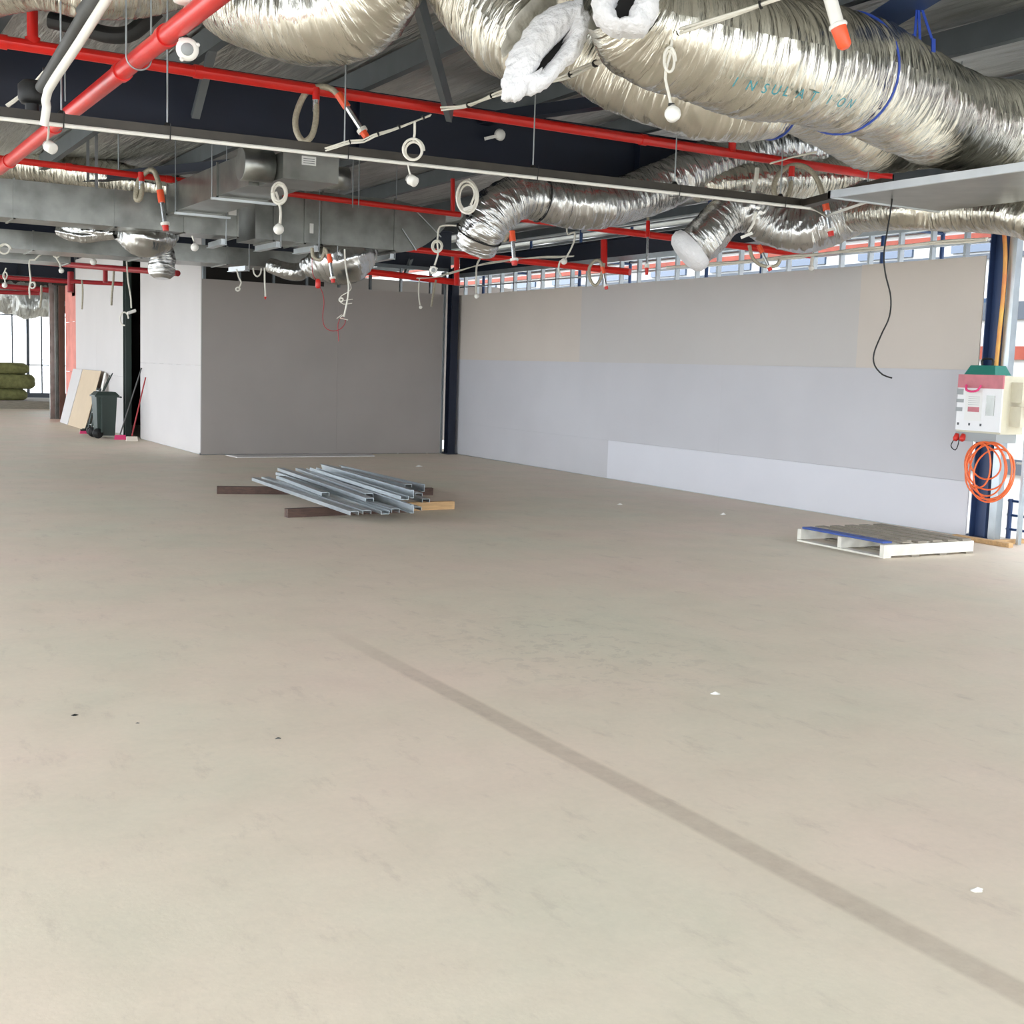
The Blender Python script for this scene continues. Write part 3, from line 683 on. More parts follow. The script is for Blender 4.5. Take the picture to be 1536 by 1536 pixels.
# left top
duct('foil flexible duct running along the top left edge', [(-90, -12, 8.3, .2), (-10, -22, 8.3, .2), (60, -32, 8.3, .2), (140, -16, 8.4, .2), (210, -20, 8.6, .2), (275, -34, 8.7, .18)], 1.1)
duct('wide sagging foil duct at the top left of centre', [(312, -18, 8.55, .16), (345, -2, 8.4, .25), (405, 10, 8.1, .31), (470, 16, 7.9, .34), (530, 4, 7.8, .34), (572, -28, 7.7, .28), (590, -60, 7.7, .2)], 2.3, amp=.05)
# torn duct
t, sp, rr = duct('large foil duct with torn white insulation at its end, top centre', [(672, -74, 7.7, .18), (700, -45, 7.6, .29), (735, -5, 7.5, .32), (780, 38, 7.3, .32), (812, 62, 7.2, .29)], 3.7, amp=.05)
def torn_end(t, u, v, d, ang, a, b, ia, ib, tilt=(0, 0), bulge=.5, seed=1.0, n=96, m2=22, off=(0, 0)):
    """ragged wadding mouth: outer ellipse a x b and inner slit ia x ib (pixels at distance d) turned by ang"""
    c = at(u, v, d=d); k = d / FPX
    X = V(RM @ np.array([math.cos(ang), math.sin(ang), 0])); Yv = V(RM @ np.array([-math.sin(ang), math.cos(ang), 0])); Z = V(RM @ np.array([0, 0, 1]))
    Z = (Z + X * tilt[0] + Yv * tilt[1]).normalized(); vs = []
    for i in range(n):
        th = 2 * PI * i / n; ct, st = math.cos(th), math.sin(th)
        w1 = 1 + .16 * noise.noise(V((ct * 2.2, st * 2.2, seed))) + .07 * noise.noise(V((ct * 9, st * 9, seed)))
        w2 = 1 + .35 * noise.noise(V((ct * 2.5 + 4, st * 2.5, seed))) + .18 * noise.noise(V((ct * 11, st * 11, seed + 3)))
        for j in range(m2):
            q = j / (m2 - 1); f = min(1, q * 1.25)
            px = (ia * w2 + off[0] * 0) * (1 - f) * ct + a * w1 * f * ct + off[0] * (1 - f); py = ib * w2 * (1 - f) * st + b * w1 * f * st + off[1] * (1 - f)
            if q > .8: sh = 1 - (q - .8) * .5; px *= sh; py *= sh
            h = math.sin(PI * min(1, f)) ** .6 * bulge * b if q <= .8 else -(q - .8) * 3.2 * b
            if q == 0: h = -b * .5
            h += b * (.10 * noise.noise(V((px * .05, py * .05, seed))) + .05 * noise.noise(V((px * .16, py * .16, seed))) + .03 * noise.noise(V((px * .4, py * .4, seed))))
            vs.append(c + (X * px + Yv * py + Z * h) * k)
    fs = [(i * m2 + j, i * m2 + j + 1, ((i + 1) % n) * m2 + j + 1, ((i + 1) % n) * m2 + j) for i in range(n) for j in range(m2 - 1)]
    MB().add(vs, fs, None, True).build('white_wadding', M['wadding'], t)
    vs = [c + (X * ((ia * 1.6) * math.cos(2 * PI * q / 24) + off[0]) + Yv * ((ib * 1.6) * math.sin(2 * PI * q / 24) + off[1]) - Z * (b * .42)) * k for q in range(24)]
    MB().add(vs + [p - Z * .02 for p in vs], [tuple(range(24)), tuple(range(24, 48))[::-1]]).build('mouth_shade', M['hole'], t)  # black disc in the mouth stands in for the shade inside
torn_end(t, 822, 70, 7.0, math.radians(50), 84, 44, 34, 5, tilt=(.1, -.25), seed=2.0, off=(-2, -12))
torn_end(t, 776, 118, 6.98, math.radians(62), 36, 22, 3, 2, tilt=(.1, .1), seed=6.0)
# fat upper right duct
t, sp, rr = duct('fattest foil duct sweeping across the top right with a blue strap', [(925, 0, 6.7, .20), (960, 38, 6.8, .27), (1020, 58, 6.9, .31), (1100, 78, 7.1, .34), (1200, 97, 7.4, .35), (1290, 118, 8.0, .355), (1370, 155, 8.8, .36), (1440, 183, 9.5, .355), (1510, 192, 10.0, .35), (1620, 192, 10.4, .35)], 5.2, amp=.055, straps=((.335, 'bluestrap'),))
torn_end(t, 938, 0, 6.35, math.radians(75), 52, 52, 26, 14, tilt=(.0, .1), seed=9.0, off=(0, 0))
T_F3 = t
# printed text lying on the duct skin
def text(s, p, size, xdir, ydir, m, parent, name='printed_text', ext=.0008):
    cu = bpy.data.curves.new(name, 'FONT'); cu.body = s; cu.size = size; cu.extrude = ext; cu.align_x = 'CENTER'; cu.align_y = 'CENTER'
    tmp = bpy.data.objects.new(name, cu); C.objects.link(tmp)
    me = bpy.data.meshes.new_from_object(tmp.evaluated_get(bpy.context.evaluated_depsgraph_get())); bpy.data.objects.remove(tmp)
    x = V(xdir).normalized(); y = V(ydir); y = (y - x * y.dot(x)).normalized(); z = x.cross(y)
    base = ORG[parent.name]
    me.transform(Matrix([[x[i], y[i], z[i], (V(p) - base)[i]] for i in range(3)] + [[0, 0, 0, 1]]))
    me.materials.clear(); me.materials.append(m)
    o = bpy.data.objects.new(name, me); C.objects.link(o); o.parent = parent; return o
def on_duct(sp, rr, s, off, k=1.05):
    """point on the camera-side skin; off = fraction down from the centre line"""
    i = int(s * (len(sp) - 2)); c = sp[i]; T = (sp[i + 1] - sp[i]).normalized()
    toward = (V((0, 0, EYE)) - c).normalized(); dn = T.cross(toward).normalized()
    if dn.z > 0: dn = -dn
    n = (dn * math.sin(off) + dn.cross(T).normalized() * math.cos(off) * (1 if dn.cross(T).dot(toward) > 0 else -1))
    return c + n * rr[i] * k, T, n
for k, chh in enumerate('INSULATION'):
    s = .115 + .0155 * k
    p, T, n = on_duct(sp, rr, s, .42, 1.1)
    text(chh, p, .085, T, n.cross(T) if n.cross(T).z > 0 else -n.cross(T), M['teal'], T_F3)
# duct under it
duct('long foil duct sagging beneath the fattest duct', [(800, 20, 8.6, .28), (870, 62, 8.6, .30), (960, 108, 8.6, .31), (1060, 140, 8.6, .31), (1140, 145, 8.7, .29), (1190, 140, 8.9, .27), (1240, 160, 9.2, .28), (1310, 196, 9.6, .3), (1380, 200, 10.0, .29), (1450, 195, 10.3, .27)], 7.9, amp=.035, straps=((.415, 'bluestrap'),))
# elbow duct behind red pipe
duct('crinkled foil duct with an elbow hanging near the middle, behind the rail', [(712, 372, 12.0, .20), (722, 345, 11.9, .225), (745, 315, 11.9, .22), (785, 296, 12.0, .20), (840, 305, 12.2, .22), (900, 307, dd(900, 307, 10.5), .235), (965, 290, dd(965, 290, 10.62), .24), (1030, 262, dd(1030, 262, 10.64), .25), (1090, 238, dd(1090, 238, 10.66), .25), (1160, 222, dd(1160, 222, 10.66), .25), (1220, 222, dd(1220, 222, 10.66), .25)], 9.3, m='foil_cool', amp=.07, straps=((.03, 'black'), (.2, 'black')))
duct('foil duct passing behind the end of the red pipe toward the grey panel', [(1042, 290, dd(1042, 290, 10.6), .1), (1075, 276, dd(1075, 276, 10.55), .17), (1150, 271, dd(1150, 271, 10.5), .21), (1230, 268, dd(1230, 268, 10.5), .23), (1310, 256, dd(1310, 256, 10.5), .22)], 10.1, amp=.05)
t, sp, rr = duct('curled foil duct with a white capped open end left of the grey panel', [(1040, 372, 12.9, .213), (1062, 352, 12.9, .224), (1092, 322, 13.0, .224), (1125, 318, 13.0, .215), (1160, 335, 13.0, .235), (1210, 342, 12.9, .255), (1265, 322, 12.8, .255), (1310, 300, 12.6, .22)], 12.5, m='foil_cool', amp=.07)
T0 = (sp[0] - sp[6]).normalized(); MB().tube([sp[0] - T0 * .02, sp[0] + T0 * .03, sp[0] + T0 * .09, sp[0] + T0 * .13, sp[0] + T0 * .15], [.225, .245, .235, .2, .14], 40, rf=foil_rf(3, .06, 3)).build('white_end_cap', M['wadding'], t)
duct('foil duct running below the grey panel toward the right edge', [(1290, 322, 12.2, .17), (1350, 316, 11.4, .17), (1410, 318, 11.2, .17), (1465, 318, 10.9, .17), (1530, 322, 10.5, .19), (1600, 345, 10.2, .2)], 14.2, amp=.045)
# middle and left drops
duct('foil duct sagging below the galvanised duct near the middle', [(455, 396, 16.6, .08), (472, 398, 16.5, .18), (498, 394, 16.3, .29), (518, 387, 16.2, .34), (530, 374, 16.3, .33), (534, 352, 16.5, .26)], 15.0, m='foil_cool', amp=.07, freq=13)
duct('bulging foil duct drop hanging from the left galvanised duct', [(172, 348, 15.2, .08), (195, 349, 15.1, .2), (218, 354, 15.0, .26), (240, 352, 15.1, .23), (262, 338, 15.3, .14)], 16.0, m='foil_cool', amp=.12, freq=9)
t, sp, rr = duct('foil wrapped duct stub with a white tag hanging by the pale wall', [(243, 372, 16.4, .15), (243, 385, 16.4, .165), (243, 400, 16.4, .17), (243, 411, 16.4, .15), (243, 418, 16.4, .09)], 17.0, m='foil_cool', amp=.12, freq=7)
p = at(253, 398, d=16.2); MB().bar(p, p + V((.09, -.04, -.05)), .12, .004, up=(0, 0, 1)).build('white_tag', M['paper'], t)
duct('small crumpled foil duct end under the left galvanised duct', [(86, 344, 15.0, .06), (105, 347, 15.0, .10), (125, 349, 15.0, .12), (150, 349, 15.0, .1), (172, 350, 15.0, .07)], 18.0, m='foil_cool', amp=.2, freq=4)
duct('low white-bottomed foil duct sag left of the middle drop', [(405, 398, 17.5, .1), (430, 406, 17.4, .12), (448, 408, 17.4, .13), (462, 398, 17.4, .1)], 19.0, m='foil_cool', amp=.06, freq=6)
duct('dull foil duct crossing behind the left galvanised duct', [(-60, 240, 17.5, .27), (20, 243, 17.5, .27), (80, 250, 17.5, .25), (150, 262, 17.4, .24), (230, 278, 17.3, .2), (300, 290, 17.3, .18)], 20.0, amp=.04)
for k, (u, v) in enumerate(((10, 452), (45, 458))):
    duct(['tangled dull foil duct over the far left window', 'drooping dull foil duct beside the upright studs far left'][k], [(u - 40, v - 14, 40, .4), (u, v - 4, 40, .5), (u + 30, v - 8, 40, .45), (u + 44, v - 16, 40, .3)], 22.0 + k, m='roof_foil', amp=.16, freq=3, seg=32)

# blue hanging straps
t = thing('blue_strap', 'blue strap ends hanging in front of the roof beside the fattest duct', 'strap', at(1385, 75, d=8.1))
for (a, b) in (((1376, 8), (1371, 68)), ((1378, 8), (1380, 62)), ((1381, 8), (1399, 62))):
    MB().bar(at(*a, d=8.1), at(*b, d=8.1), .022, .004, up=(0, 1, 0)).build('strap_tail', M['bluestrap'], t)
for (u, v) in ((1371, 62), (1400, 68)): MB().bar(at(u, v - 10, d=8.1), at(u, v + 10, d=8.1), .035, .008, up=(0, 1, 0)).build('strap_end', M['bluestrap'], t)
MB().bar(at(1378, 8, d=8.1), at(1380, -20, d=8.1), .022, .004, up=(0, 1, 0)).build('strap_tail', M['bluestrap'], t)

# ================================================================= GALVANISED RECTANGULAR DUCTS
def rduct(lab, x0, x1, y0, y1, z0, z1, cuts, axis='x', fl=.03, m='galv', name='sheet_metal_duct'):
    t = thing(name, lab, 'duct', ((x0 + x1) / 2, (y0 + y1) / 2, z0))
    c = sorted(cuts); lo, hi = (x0, x1) if axis == 'x' else (y0, y1)
    e = [lo] + c + [hi]
    for a, b in zip(e[:-1], e[1:]):
        L = (a + .002, y0, z0) if axis == 'x' else (x0, a + .002, z0); H_ = (b - .002, y1, z1) if axis == 'x' else (x1, b - .002, z1)
        bx(L, H_).build('duct_section', M[m], t)
    for a in c + [hi]:
        L = (a - .012, y0 - fl, z0 - fl) if axis == 'x' else (x0 - fl, a - .012, z0 - fl); H_ = (a + .012, y1 + fl, z1 + fl) if axis == 'x' else (x1 + fl, a + .012, z1 + fl)
        # flange as four bars
        bx(L, (H_[0], H_[1], z0)).build('flange', M[m], t)
        if axis == 'x': bx(L, (H_[0], y0, H_[2])).build('flange', M[m], t)
        else: bx(L, (x0, H_[1], H_[2])).build('flange', M[m], t)
    return t
g1 = rduct('long galvanised duct along the left under the red pipe', 0.3, 4.75, 15.02, 15.6, 3.1, 3.52, [1.4, 2.2, 3.3, 4.1], fl=.015)
g3 = rduct('big galvanised duct in the middle ending in a curved transition', 4.98, 6.85, 15.05, 15.8, 3.1, 3.74, [5.22, 5.62, 5.85], fl=.02)
# transition with curved lower edge
def transition():
    n = 10; vs = []
    for i in range(n + 1):
        a = i / n; x = 6.87 + .72 * a; zb = 3.08 + .38 * (a ** 2.2); zt = 3.74 - .1 * a
        vs += [(x, 15.05, zb), (x, 15.75, zb), (x, 15.75, zt), (x, 15.05, zt)]
    fs = []
    for i in range(n):
        for j in range(4): fs.append((i * 4 + j, i * 4 + (j + 1) % 4, (i + 1) * 4 + (j + 1) % 4, (i + 1) * 4 + j))
    fs += [(0, 1, 2, 3), (n * 4 + 3, n * 4 + 2, n * 4 + 1, n * 4)]
    MB().add(vs, [f[::-1] for f in fs]).build('curved_transition', M['galv'], g3)
    for (a, b) in (((6.95, 3.38), (7.16, 3.12)), ((7.1, 3.66), (7.52, 3.32))):
        MB().bar((a[0], 15.03, a[1]), (b[0], 15.03, b[1]), .012, .012, up=(0, 1, 0)).build('stiffener_rib', M['galv_bright'], g3)
transition()
g2 = rduct('galvanised branch duct running toward the camera from the left duct', 3.9, 4.42, 12.0, 15.0, 3.3, 3.62, [13.0, 14.6], axis='y', fl=.02)
pl = thing('plenum_box', 'galvanised plenum box with two round spigots and a white label', 'duct', (4.2, 11.6, 3.3))
bx((4.0, 11.3, 3.3), (4.55, 11.98, 3.54)).build('box_body', M['galv'], pl)
MB().lathe((3.99, 11.6, 3.43), [(.15, 0), (.15, .3), (.145, .3)], axis=(-1, 0, 0), seg=28).build('spigot', M['galv'], pl)
MB().lathe((4.56, 11.6, 3.40), [(.11, 0), (.11, .2), (.105, .2)], axis=(1, 0, 0), seg=28).build('spigot', M['galv'], pl)
lb = bx((4.18, 11.293, 3.44), (4.32, 11.299, 3.52)).build('white_label', M['paper'], pl)
for k in range(3): bx((4.195, 11.29, 3.455 + .02 * k), (4.305, 11.2925, 3.46 + .02 * k)).build('print_line', M['paper_print'], lb)
lb = bx((4.63, 15.005, 3.35), (4.73, 15.018, 3.43)).build('white_label', M['paper'], g1)
lb = bx((5.68, 15.033, 3.22), (5.73, 15.048, 3.34)).build('white_label', M['paper'], g3)
g5 = rduct('lower galvanised duct behind, seen beneath the left ducts', 0.4, 6.75, 17.55, 18.3, 2.96, 3.2, [1.6, 2.8, 4.2, 5.4], fl=.012)
g6 = rduct('far galvanised duct low at the left edge', 0.4, 3.6, 19.4, 20.2, 2.95, 3.1, [1.6, 2.6], fl=.012)
# bright trapeze brackets
for k, (u0, v0, u1, v1, lab) in enumerate(((315, 362, 335, 356, 'bright bracket under the duct left of the white ball'), (385, 367, 417, 360, 'bright bracket under the duct below the white ball'), (443, 371, 474, 366, 'bright bracket right of the white ball'),
        (475, 374, 502, 371, 'bright bracket near the centre of the galvanised duct'), (556, 384, 588, 378, 'bright bracket at the curved end of the galvanised duct'), (345, 398, 370, 396, 'bright bracket on the lower duct'))):
    zz = 3.035 if k < 5 else 2.9; a = at(u0, v0 + 6, z=zz); b = at(u1, v1 + 6, z=zz)
    t = thing('duct_bracket', lab, 'bracket', a, 'bright duct brackets')
    MB().bar(a, b, .05, .06).build('angle_plate', M['galv_bright'], t); MB().bar(a + V((0, 0, -.035)), b + V((0, 0, -.035)), .09, .008).build('angle_plate', M['galv_bright'], t)
    MB().tube([b + V((.02, -.05, -.05)), b + V((.02, -.05, 4.2 - b.z))], .006, 6).build('hanger_rod', M['rod'], t)
# channel under g2
for (x0, x1, y, z, lab) in ((3.9, 4.45, 14.5, 3.26, 'pale channel under the far end of the branch duct'), (3.85, 4.45, 12.9, 3.26, 'pale channel under the middle of the branch duct')):
    t = thing('channel_support', lab, 'bracket', (x0, y, z), 'channels under the branch duct')
    bx((x0 - .05, y, z - .015), (x1 + .05, y + .04, z + .01)).build('channel', M['galv_bright'], t)
    MB().tube([(x0 - .04, y + .02, z), (x0 - .04, y + .02, 4.3)], .005, 6).build('hanger_rod', M['rod'], t)
# right bulkhead panel
t = thing('bulkhead_panel', 'wide grey galvanised bulkhead panel at the right below the fat ducts', 'panel', (8, 6.5, 3.1))
bx((7.47, 4.2, 3.1), (8.72, 7.75, 3.135)).build('soffit', M['galv'], t)
bx((7.44, 4.2, 3.09), (7.47, 7.78, 3.15)).build('side_lip', M['galv_bright'], t)
bx((7.44, 7.75, 3.09), (8.74, 7.78, 3.15)).build('side_lip', M['galv_bright'], t)
bx((7.6, 4.2, 3.136), (8.6, 7.6, 3.155)).build('insulation_backing', M['galv'], t)
for p in ((7.6, 7.5), (8.6, 7.5), (7.6, 5.5), (8.6, 5.5)): MB().tube([(p[0], p[1], 3.15), (p[0], p[1], 4.3)], .005, 6).build('hanger_rod', M['rod'], t)

# ================================================================= RAIL (dark angle with white conduit)
ra = at(-60, 172, z=3.13); rb = at(1205, 312, z=3.13)
t = thing('ceiling_rail', 'dark grimy rail with a white conduit, hung on rods across the ceiling', 'rail', ((ra.x + rb.x) / 2, ra.y, 3.1))
MB().prof(ra, rb, [(-.06, 0), (.06, 0), (.06, .07), (.052, .07), (.052, .008), (-.052, .008), (-.052, .07), (-.06, .07)]).build('rail_channel', M['brownrail'], t)
MB().prof((rb.x, rb.y + .05, 3.13), (7.5, 7.2, 3.13), [(-.05, 0), (.05, 0), (.05, .06), (-.05, .06)]).build('rail_channel', M['brownrail'], t)
w0 = V((0, -.085, -.01))
MB().tube([ra + w0, rb + w0], .014, 10).build('white_conduit', M['white'], t)
MB().tube([rb + w0, at(1240, 324, z=3.1), at(1300, 303, z=3.1)], .012, 10).build('white_conduit', M['white'], t)
for u in (53, 180, 415, 702, 948, 1152):
    f = (u + 60) / 1265; p = ra.lerp(rb, f) + V((0, -.03, 0))
    MB().tube([p, V((p.x, p.y, 4.32))], .0065, 6).build('hanger_rod', M['rod'], t)
    MB().lathe(p + V((0, 0, -.005)), [(.02, 0), (.03, .02), (.03, .075), (.015, .1)], seg=10).build('rod_nut', M['black'], t)
    MB().tube([p + V((0, -.09, .08)), p + V((0, -.075, -.03)), p + V((0, .06, -.02))], .004, 6).build('cable_tie', M['black'], t)

# ================================================================= RED PIPES
def pipe(name, lab, pts, r, m='red', couplings=(), tees=(), seg=16, extra=None):
    t = thing(name, lab, 'pipe', V(pts[0]))
    MB().tube(pts, r, seg).build('pipe_run', M[m], t)
    a, b = V(pts[0]), V(pts[-1]); T = (b - a).normalized()
    for f in couplings:
        c = a.lerp(b, f); MB().tube([c - T * .035, c + T * .035], r * 1.18, seg).build('coupling', M[m], t)
    return t
r1 = pipe('sprinkler_pipe', 'nearest long red sprinkler pipe in front of the navy beam', [(-1.5, 10.05, 3.87), (10.6, 10.12, 3.85)], .046, couplings=(.24, .36, .72))
for x, h in ((1.62, .3), (7.2 + 1.1, .28)):
    MB().tube([(x, 10.08, 3.87), (x, 10.08, 3.87 + h)], .04, 12).build('riser', M['red'], r1)
MB().tube([(1.62, 10.08, 3.88), (1.62, 10.08, 3.93)], .055, 12).build('coupling', M['red'], r1)
r2 = pipe('sprinkler_main', 'thick red main pipe slanting down across the top left', [(1.935, 4.0, 3.43), (1.865, 13.7, 3.43)], .056, couplings=(.35, .46, .70, .93), seg=24)
pz = [(1.9 + .075 * math.cos(PI + PI * j / 24), 3.43 + .075 * math.sin(PI + PI * j / 24)) for j in range(25)]
MB().tube([(1.825, 8.0, 4.2)] + [(p[0], 8.0, p[1]) for p in pz] + [(1.975, 8.0, 4.2)], .006, 6).build('pipe_hanger', M['rod'], r2)
r3 = pipe('sprinkler_pipe', 'second red sprinkler pipe further back above the galvanised ducts', [at(-80, 228, y=14.75), at(690, 322, y=14.85)], .036, couplings=(.2, .38, .6))
for u in (178, 529, 538): 
    p = at(u, 255 if u < 200 else 304, y=14.78); MB().tube([p - V((0, 0, .06)), V((p.x, p.y, 4.3))], .008, 6).build('hanger_rod', M['rod'], r3)
MB().tube([at(679, 322, y=14.85), at(679, 268, y=14.85)], .03, 10).build('riser', M['red'], r3)
def rp(lab, a, b, d, r, m='red', cp=()):
    if isinstance(d, tuple): da, db = d
    else: da = db = d
    return pipe('sprinkler_pipe', lab, [at(*a, d=da), at(*b, d=db)], r, m, cp, seg=12)
rp('third red pipe behind the elbow duct at centre right', (770, 327), (1215, 382), (18.0, 14.8), .045)
q = rp('low red pipe run crossing the middle toward the corner column', (600, 372), (945, 408), (20.0, 17.9), .05)
MB().tube([at(685, 380, d=19.9), at(685, 428, d=19.9)], .045, 10).build('riser', M['red'], q)
MB().tube([at(906, 360, d=18.5), at(906, 405, d=18.5)], .05, 10).build('riser', M['red'], q)
rp('red pipe along the far navy beam above the back wall', (548, 407), (690, 424), 21.5, .055)
q = rp('dark red pipe at the left crossing in front of the pale wall', (-10, 388), (267, 410), (22, 18.5), .045, 'darkred')
MB().tube([at(158, 400, d=20.2), at(158, 424, d=20.2)], .04, 10).build('riser', M['darkred'], q)
rp('lower dark red pipe with short drops at the left', (106, 422), (184, 426), 23, .04, 'darkred')
rp('dark red pipe running along the far beam at left', (-10, 414), (118, 423), 30, .062, 'darkred')
rp('lowest dark red pipe at the far left', (-10, 428), (130, 440), 31, .066, 'darkred')
q = rp('dark red header pipe over the far left opening', (-10, 438), (60, 440), 36, .06, 'darkred')
MB().tube([at(106, 408, d=24), at(106, 438, d=24)], .06, 10).build('riser', M['darkred'], q)
# grey conduits on top left
o = MB().tube(smoothpath([at(172, -20, d=7.0), at(120, 62, d=7.4), at(72, 136, d=7.9), at(70, 160, d=8.0), at(66, 188, d=8.05)], .05), .028, 12).build('white_conduit', M['white']); tag(o, 'white conduit coming down from the top left to the rail', 'conduit')
t = thing('grey_pipe', 'dark grey pipe beside the white conduit with a black fitting', 'pipe', at(45, 165, d=8.25))
MB().tube([at(160, -20, d=7.2), at(128, 20, d=7.45)], .058, 14).build('pipe_sleeve', M['dark'], t)
MB().tube([at(128, 20, d=7.45), at(62, 132, d=8.2)], .04, 14).build('pipe_run', M['dark'], t)
pb = at(48, 140, d=8.3); MB().lathe(pb - V((0, 0, .07)), [(.07, 0), (.09, .03), (.09, .12), (.06, .15)], seg=16).build('black_fitting', M['black'], t)
MB().tube([pb, pb - V((0, 0, .2))], .045, 12).build('black_fitting', M['black'], t)
o = MB().tube(smoothpath([at(75, 30, d=9.1), at(125, 42, d=9.1), at(160, 52, d=9.1), at(190, 52, d=9.1), at(210, 40, d=9.1), at(235, 15, d=9.1)], .04), .06, 14).build('black_lagged_pipe', M['black']); tag(o, 'black lagged pipe curving under the foil duct at the top left', 'pipe')
for (u, v1, v2, lab) in ((98, 50, 152, 'thin rod hanging left of the red main pipe'),):
    p = at(u, v2, d=10.2); o = MB().tube([p, V((p.x, p.y, 4.3))], .007, 6).build('hanger_rod', M['rod']); tag(o, lab, 'rod')
for (u, v, d, lab) in ((132, 272, 14.9, 'steel hanger strap left of the second red pipe bracket'), (145, 320, 14.6, 'steel hanger strap down to the left galvanised duct')):
    p = at(u, v, d=d); o = MB().bar(p, V((p.x, p.y, 4.3)), .035, .006, up=(0, 1, 0)).build('hanger_strap', M['rod']); tag(o, lab, 'strap')

# ================================================================= CABLES, SENSORS, HOSES
def coil_pts(c, rx, ry, turns, d, ph=0):
    ex = V(RM @ np.array([1, 0, 0])); ey = V(RM @ np.array([0, 1, 0])); ez = V(RM @ np.array([0, 0, 1])); k = d / FPX; out = []
    n = int(26 * turns)
    for i in range(n + 1):
        a = 2 * PI * i / 26 + ph; w = 1 + .15 * math.sin(a * .37 + ph + rx)
        out.append(c + ex * (rx * k * w * math.cos(a)) + ey * (ry * k * w * math.sin(a)) + ez * (.012 * math.sin(a * .5) + .006 * i / 26))
    return out
def drop(name, lab, cat, d, cable, r=.006, coils=(), head=None, mcable='cable', group=None, ties=()):
    last = at(cable[-1][0], cable[-1][1], d=d)
    t = thing(name, lab, cat, last, group)
    MB().tube(smoothpath([at(u, v, d=d) for u, v in cable], .03), r, 8).build('cable', M[mcable], t)
    for (u, v, rx, ry, tn) in coils:
        MB().tube(coil_pts(at(u, v, d=d), rx, ry, tn, d), r, 8).build('coil', M[mcable], t)
    for (u, v) in ties:
        p = at(u, v, d=d); MB().lathe(p, [(r * 2.2, -.006), (r * 2.2, .006)], seg=8).build('cable_tie', M['black'], t)
    if head:
        kind, u, v, rp_ = head; p = at(u, v, d=d); R = rp_ * d / FPX
        if kind == 'ball':
            MB().lathe(p, [(R * .1, -R), (R * .6, -R * .8), (R * .95, -R * .3), (R, .1 * R), (R * .85, R * .55), (R * .45, R * .9), (R * .2, R)], axis=RM @ np.array([.2, .9, -.3]), seg=18).build('sensor_head', M['white'], t)
            MB().lathe(p + V((0, 0, R * .55)), [(R * .5, 0), (R * .35, R * .5), (R * .12, R * .6)], seg=12).build('cap', M['film'], t)
        if kind == 'disc':
            ax = V(RM @ np.array([.2, -.3, .9]))
            MB().lathe(p - ax * R * .3, [(R * .9, 0), (R, R * .2), (R * .95, R * .45), (R * .6, R * .6)], axis=ax, seg=22).build('sensor_base', M['white'], t)
            MB().lathe(p + ax * R * .32, [(R * .55, 0), (R * .5, R * .14)], axis=ax, seg=16).build('sensor_cover', M['box_grey'], t)
            for a in (.4, 2.2, 4.2): q = p + V(RM @ np.array([math.cos(a), math.sin(a), 0])) * R; MB().lathe(q, [(R * .2, -R * .1), (R * .2, R * .1)], axis=ax, seg=8).build('lug', M['white'], t)
        if kind == 'cup':
            ax = V(RM @ np.array([.7, -.5, .4])); MB().lathe(p, [(R * .9, -R * .7), (R, -R * .6), (R * .95, R * .7), (R * .7, R * .75)], axis=ax, seg=18).build('sensor_head', M['white'], t)
            MB().lathe(p - ax * R * .72, [(R * .75, -R * .5), (R * .75, 0)], axis=ax, seg=14).build('film_wrap', M['film'], t)
        if kind == 'tag':
            MB().bar(p - V((R, 0, R * .4)), p + V((R, 0, R * .4)), R * .6, R * 1.5, up=(0, -1, .2)).build('white_block', M['white'], t)
        if kind == 'plug':
            MB().lathe(p, [(R * .5, -R), (R * .5, R * .2), (R, R * .3), (R, R)], seg=10).build('tip', M['redcap'], t)
    return t
drop('smoke_detector', 'film wrapped white detector hanging before the red main pipe', 'detector', 6.9, [(287, -30), (283, 0), (276, 20), (274, 45), (277, 72)], .011, (), ('disc', 281, 74, 17), ties=((275, 55),))
o = MB().lathe(at(280, -2, d=6.7), [(.03, -.03), (.07, -.02), (.075, .01), (.03, .03)], seg=20).build('detector_base', M['white']); tag(o, 'white round detector base at the top edge, left', 'detector')
drop('smoke_detector', 'round white detector hanging on a cable before the fat duct', 'detector', 6.6, [(1008, 55), (1006, 78), (1000, 100), (998, 118), (1003, 140), (1007, 160)], .008, ((1004, 92, 8, 18, 1.5),), ('ball', 1009, 171, 12.5), ties=((1007, 157),))
drop('cable_coil', 'white cable coil hung in front of the navy beam', 'cable', 8.6, [(622, 182), (622, 200), (620, 212)], .009, ((620, 226, 14, 15, 2.2),))
drop('smoke_detector', 'white cup detector poking below the rail at centre left', 'detector', 9.3, [(612, 247), (614, 258), (617, 264)], .007, (), ('cup', 619, 271, 8))
drop('smoke_detector', 'white cup detector in film below the red main pipe', 'detector', 8.7, [(73, 188), (73, 200), (71, 212)], .008, (), ('cup', 76, 221, 9))
drop('smoke_detector', 'white ball detector on a looped cable before the galvanised duct', 'detector', 11.5, [(414, 288), (418, 302), (421, 318), (420, 336)], .013, ((419, 290, 10, 14, 2.5),), ('ball', 418, 344, 8))
drop('cable_coil', 'cream cable coil with a white block left of the elbow duct', 'cable', 10.6, [(703, 268), (706, 276), (712, 290), (706, 308)], .010, ((701, 296, 14, 22, 3.2),), ('tag', 702, 313, 8))
drop('smoke_detector', 'small film covered detector left of the elbow duct end', 'detector', 13.5, [(697, 340), (678, 338), (660, 340), (657, 352), (656, 365), (657, 380), (652, 398)], .010, ((656, 370, 7, 8, 2.2),), ('disc', 650, 405, 6))
drop('smoke_detector', 'small white detector ball on the left galvanised duct', 'detector', 13.8, [(288, 354), (291, 362)], .009, (), ('ball', 292, 371, 6))
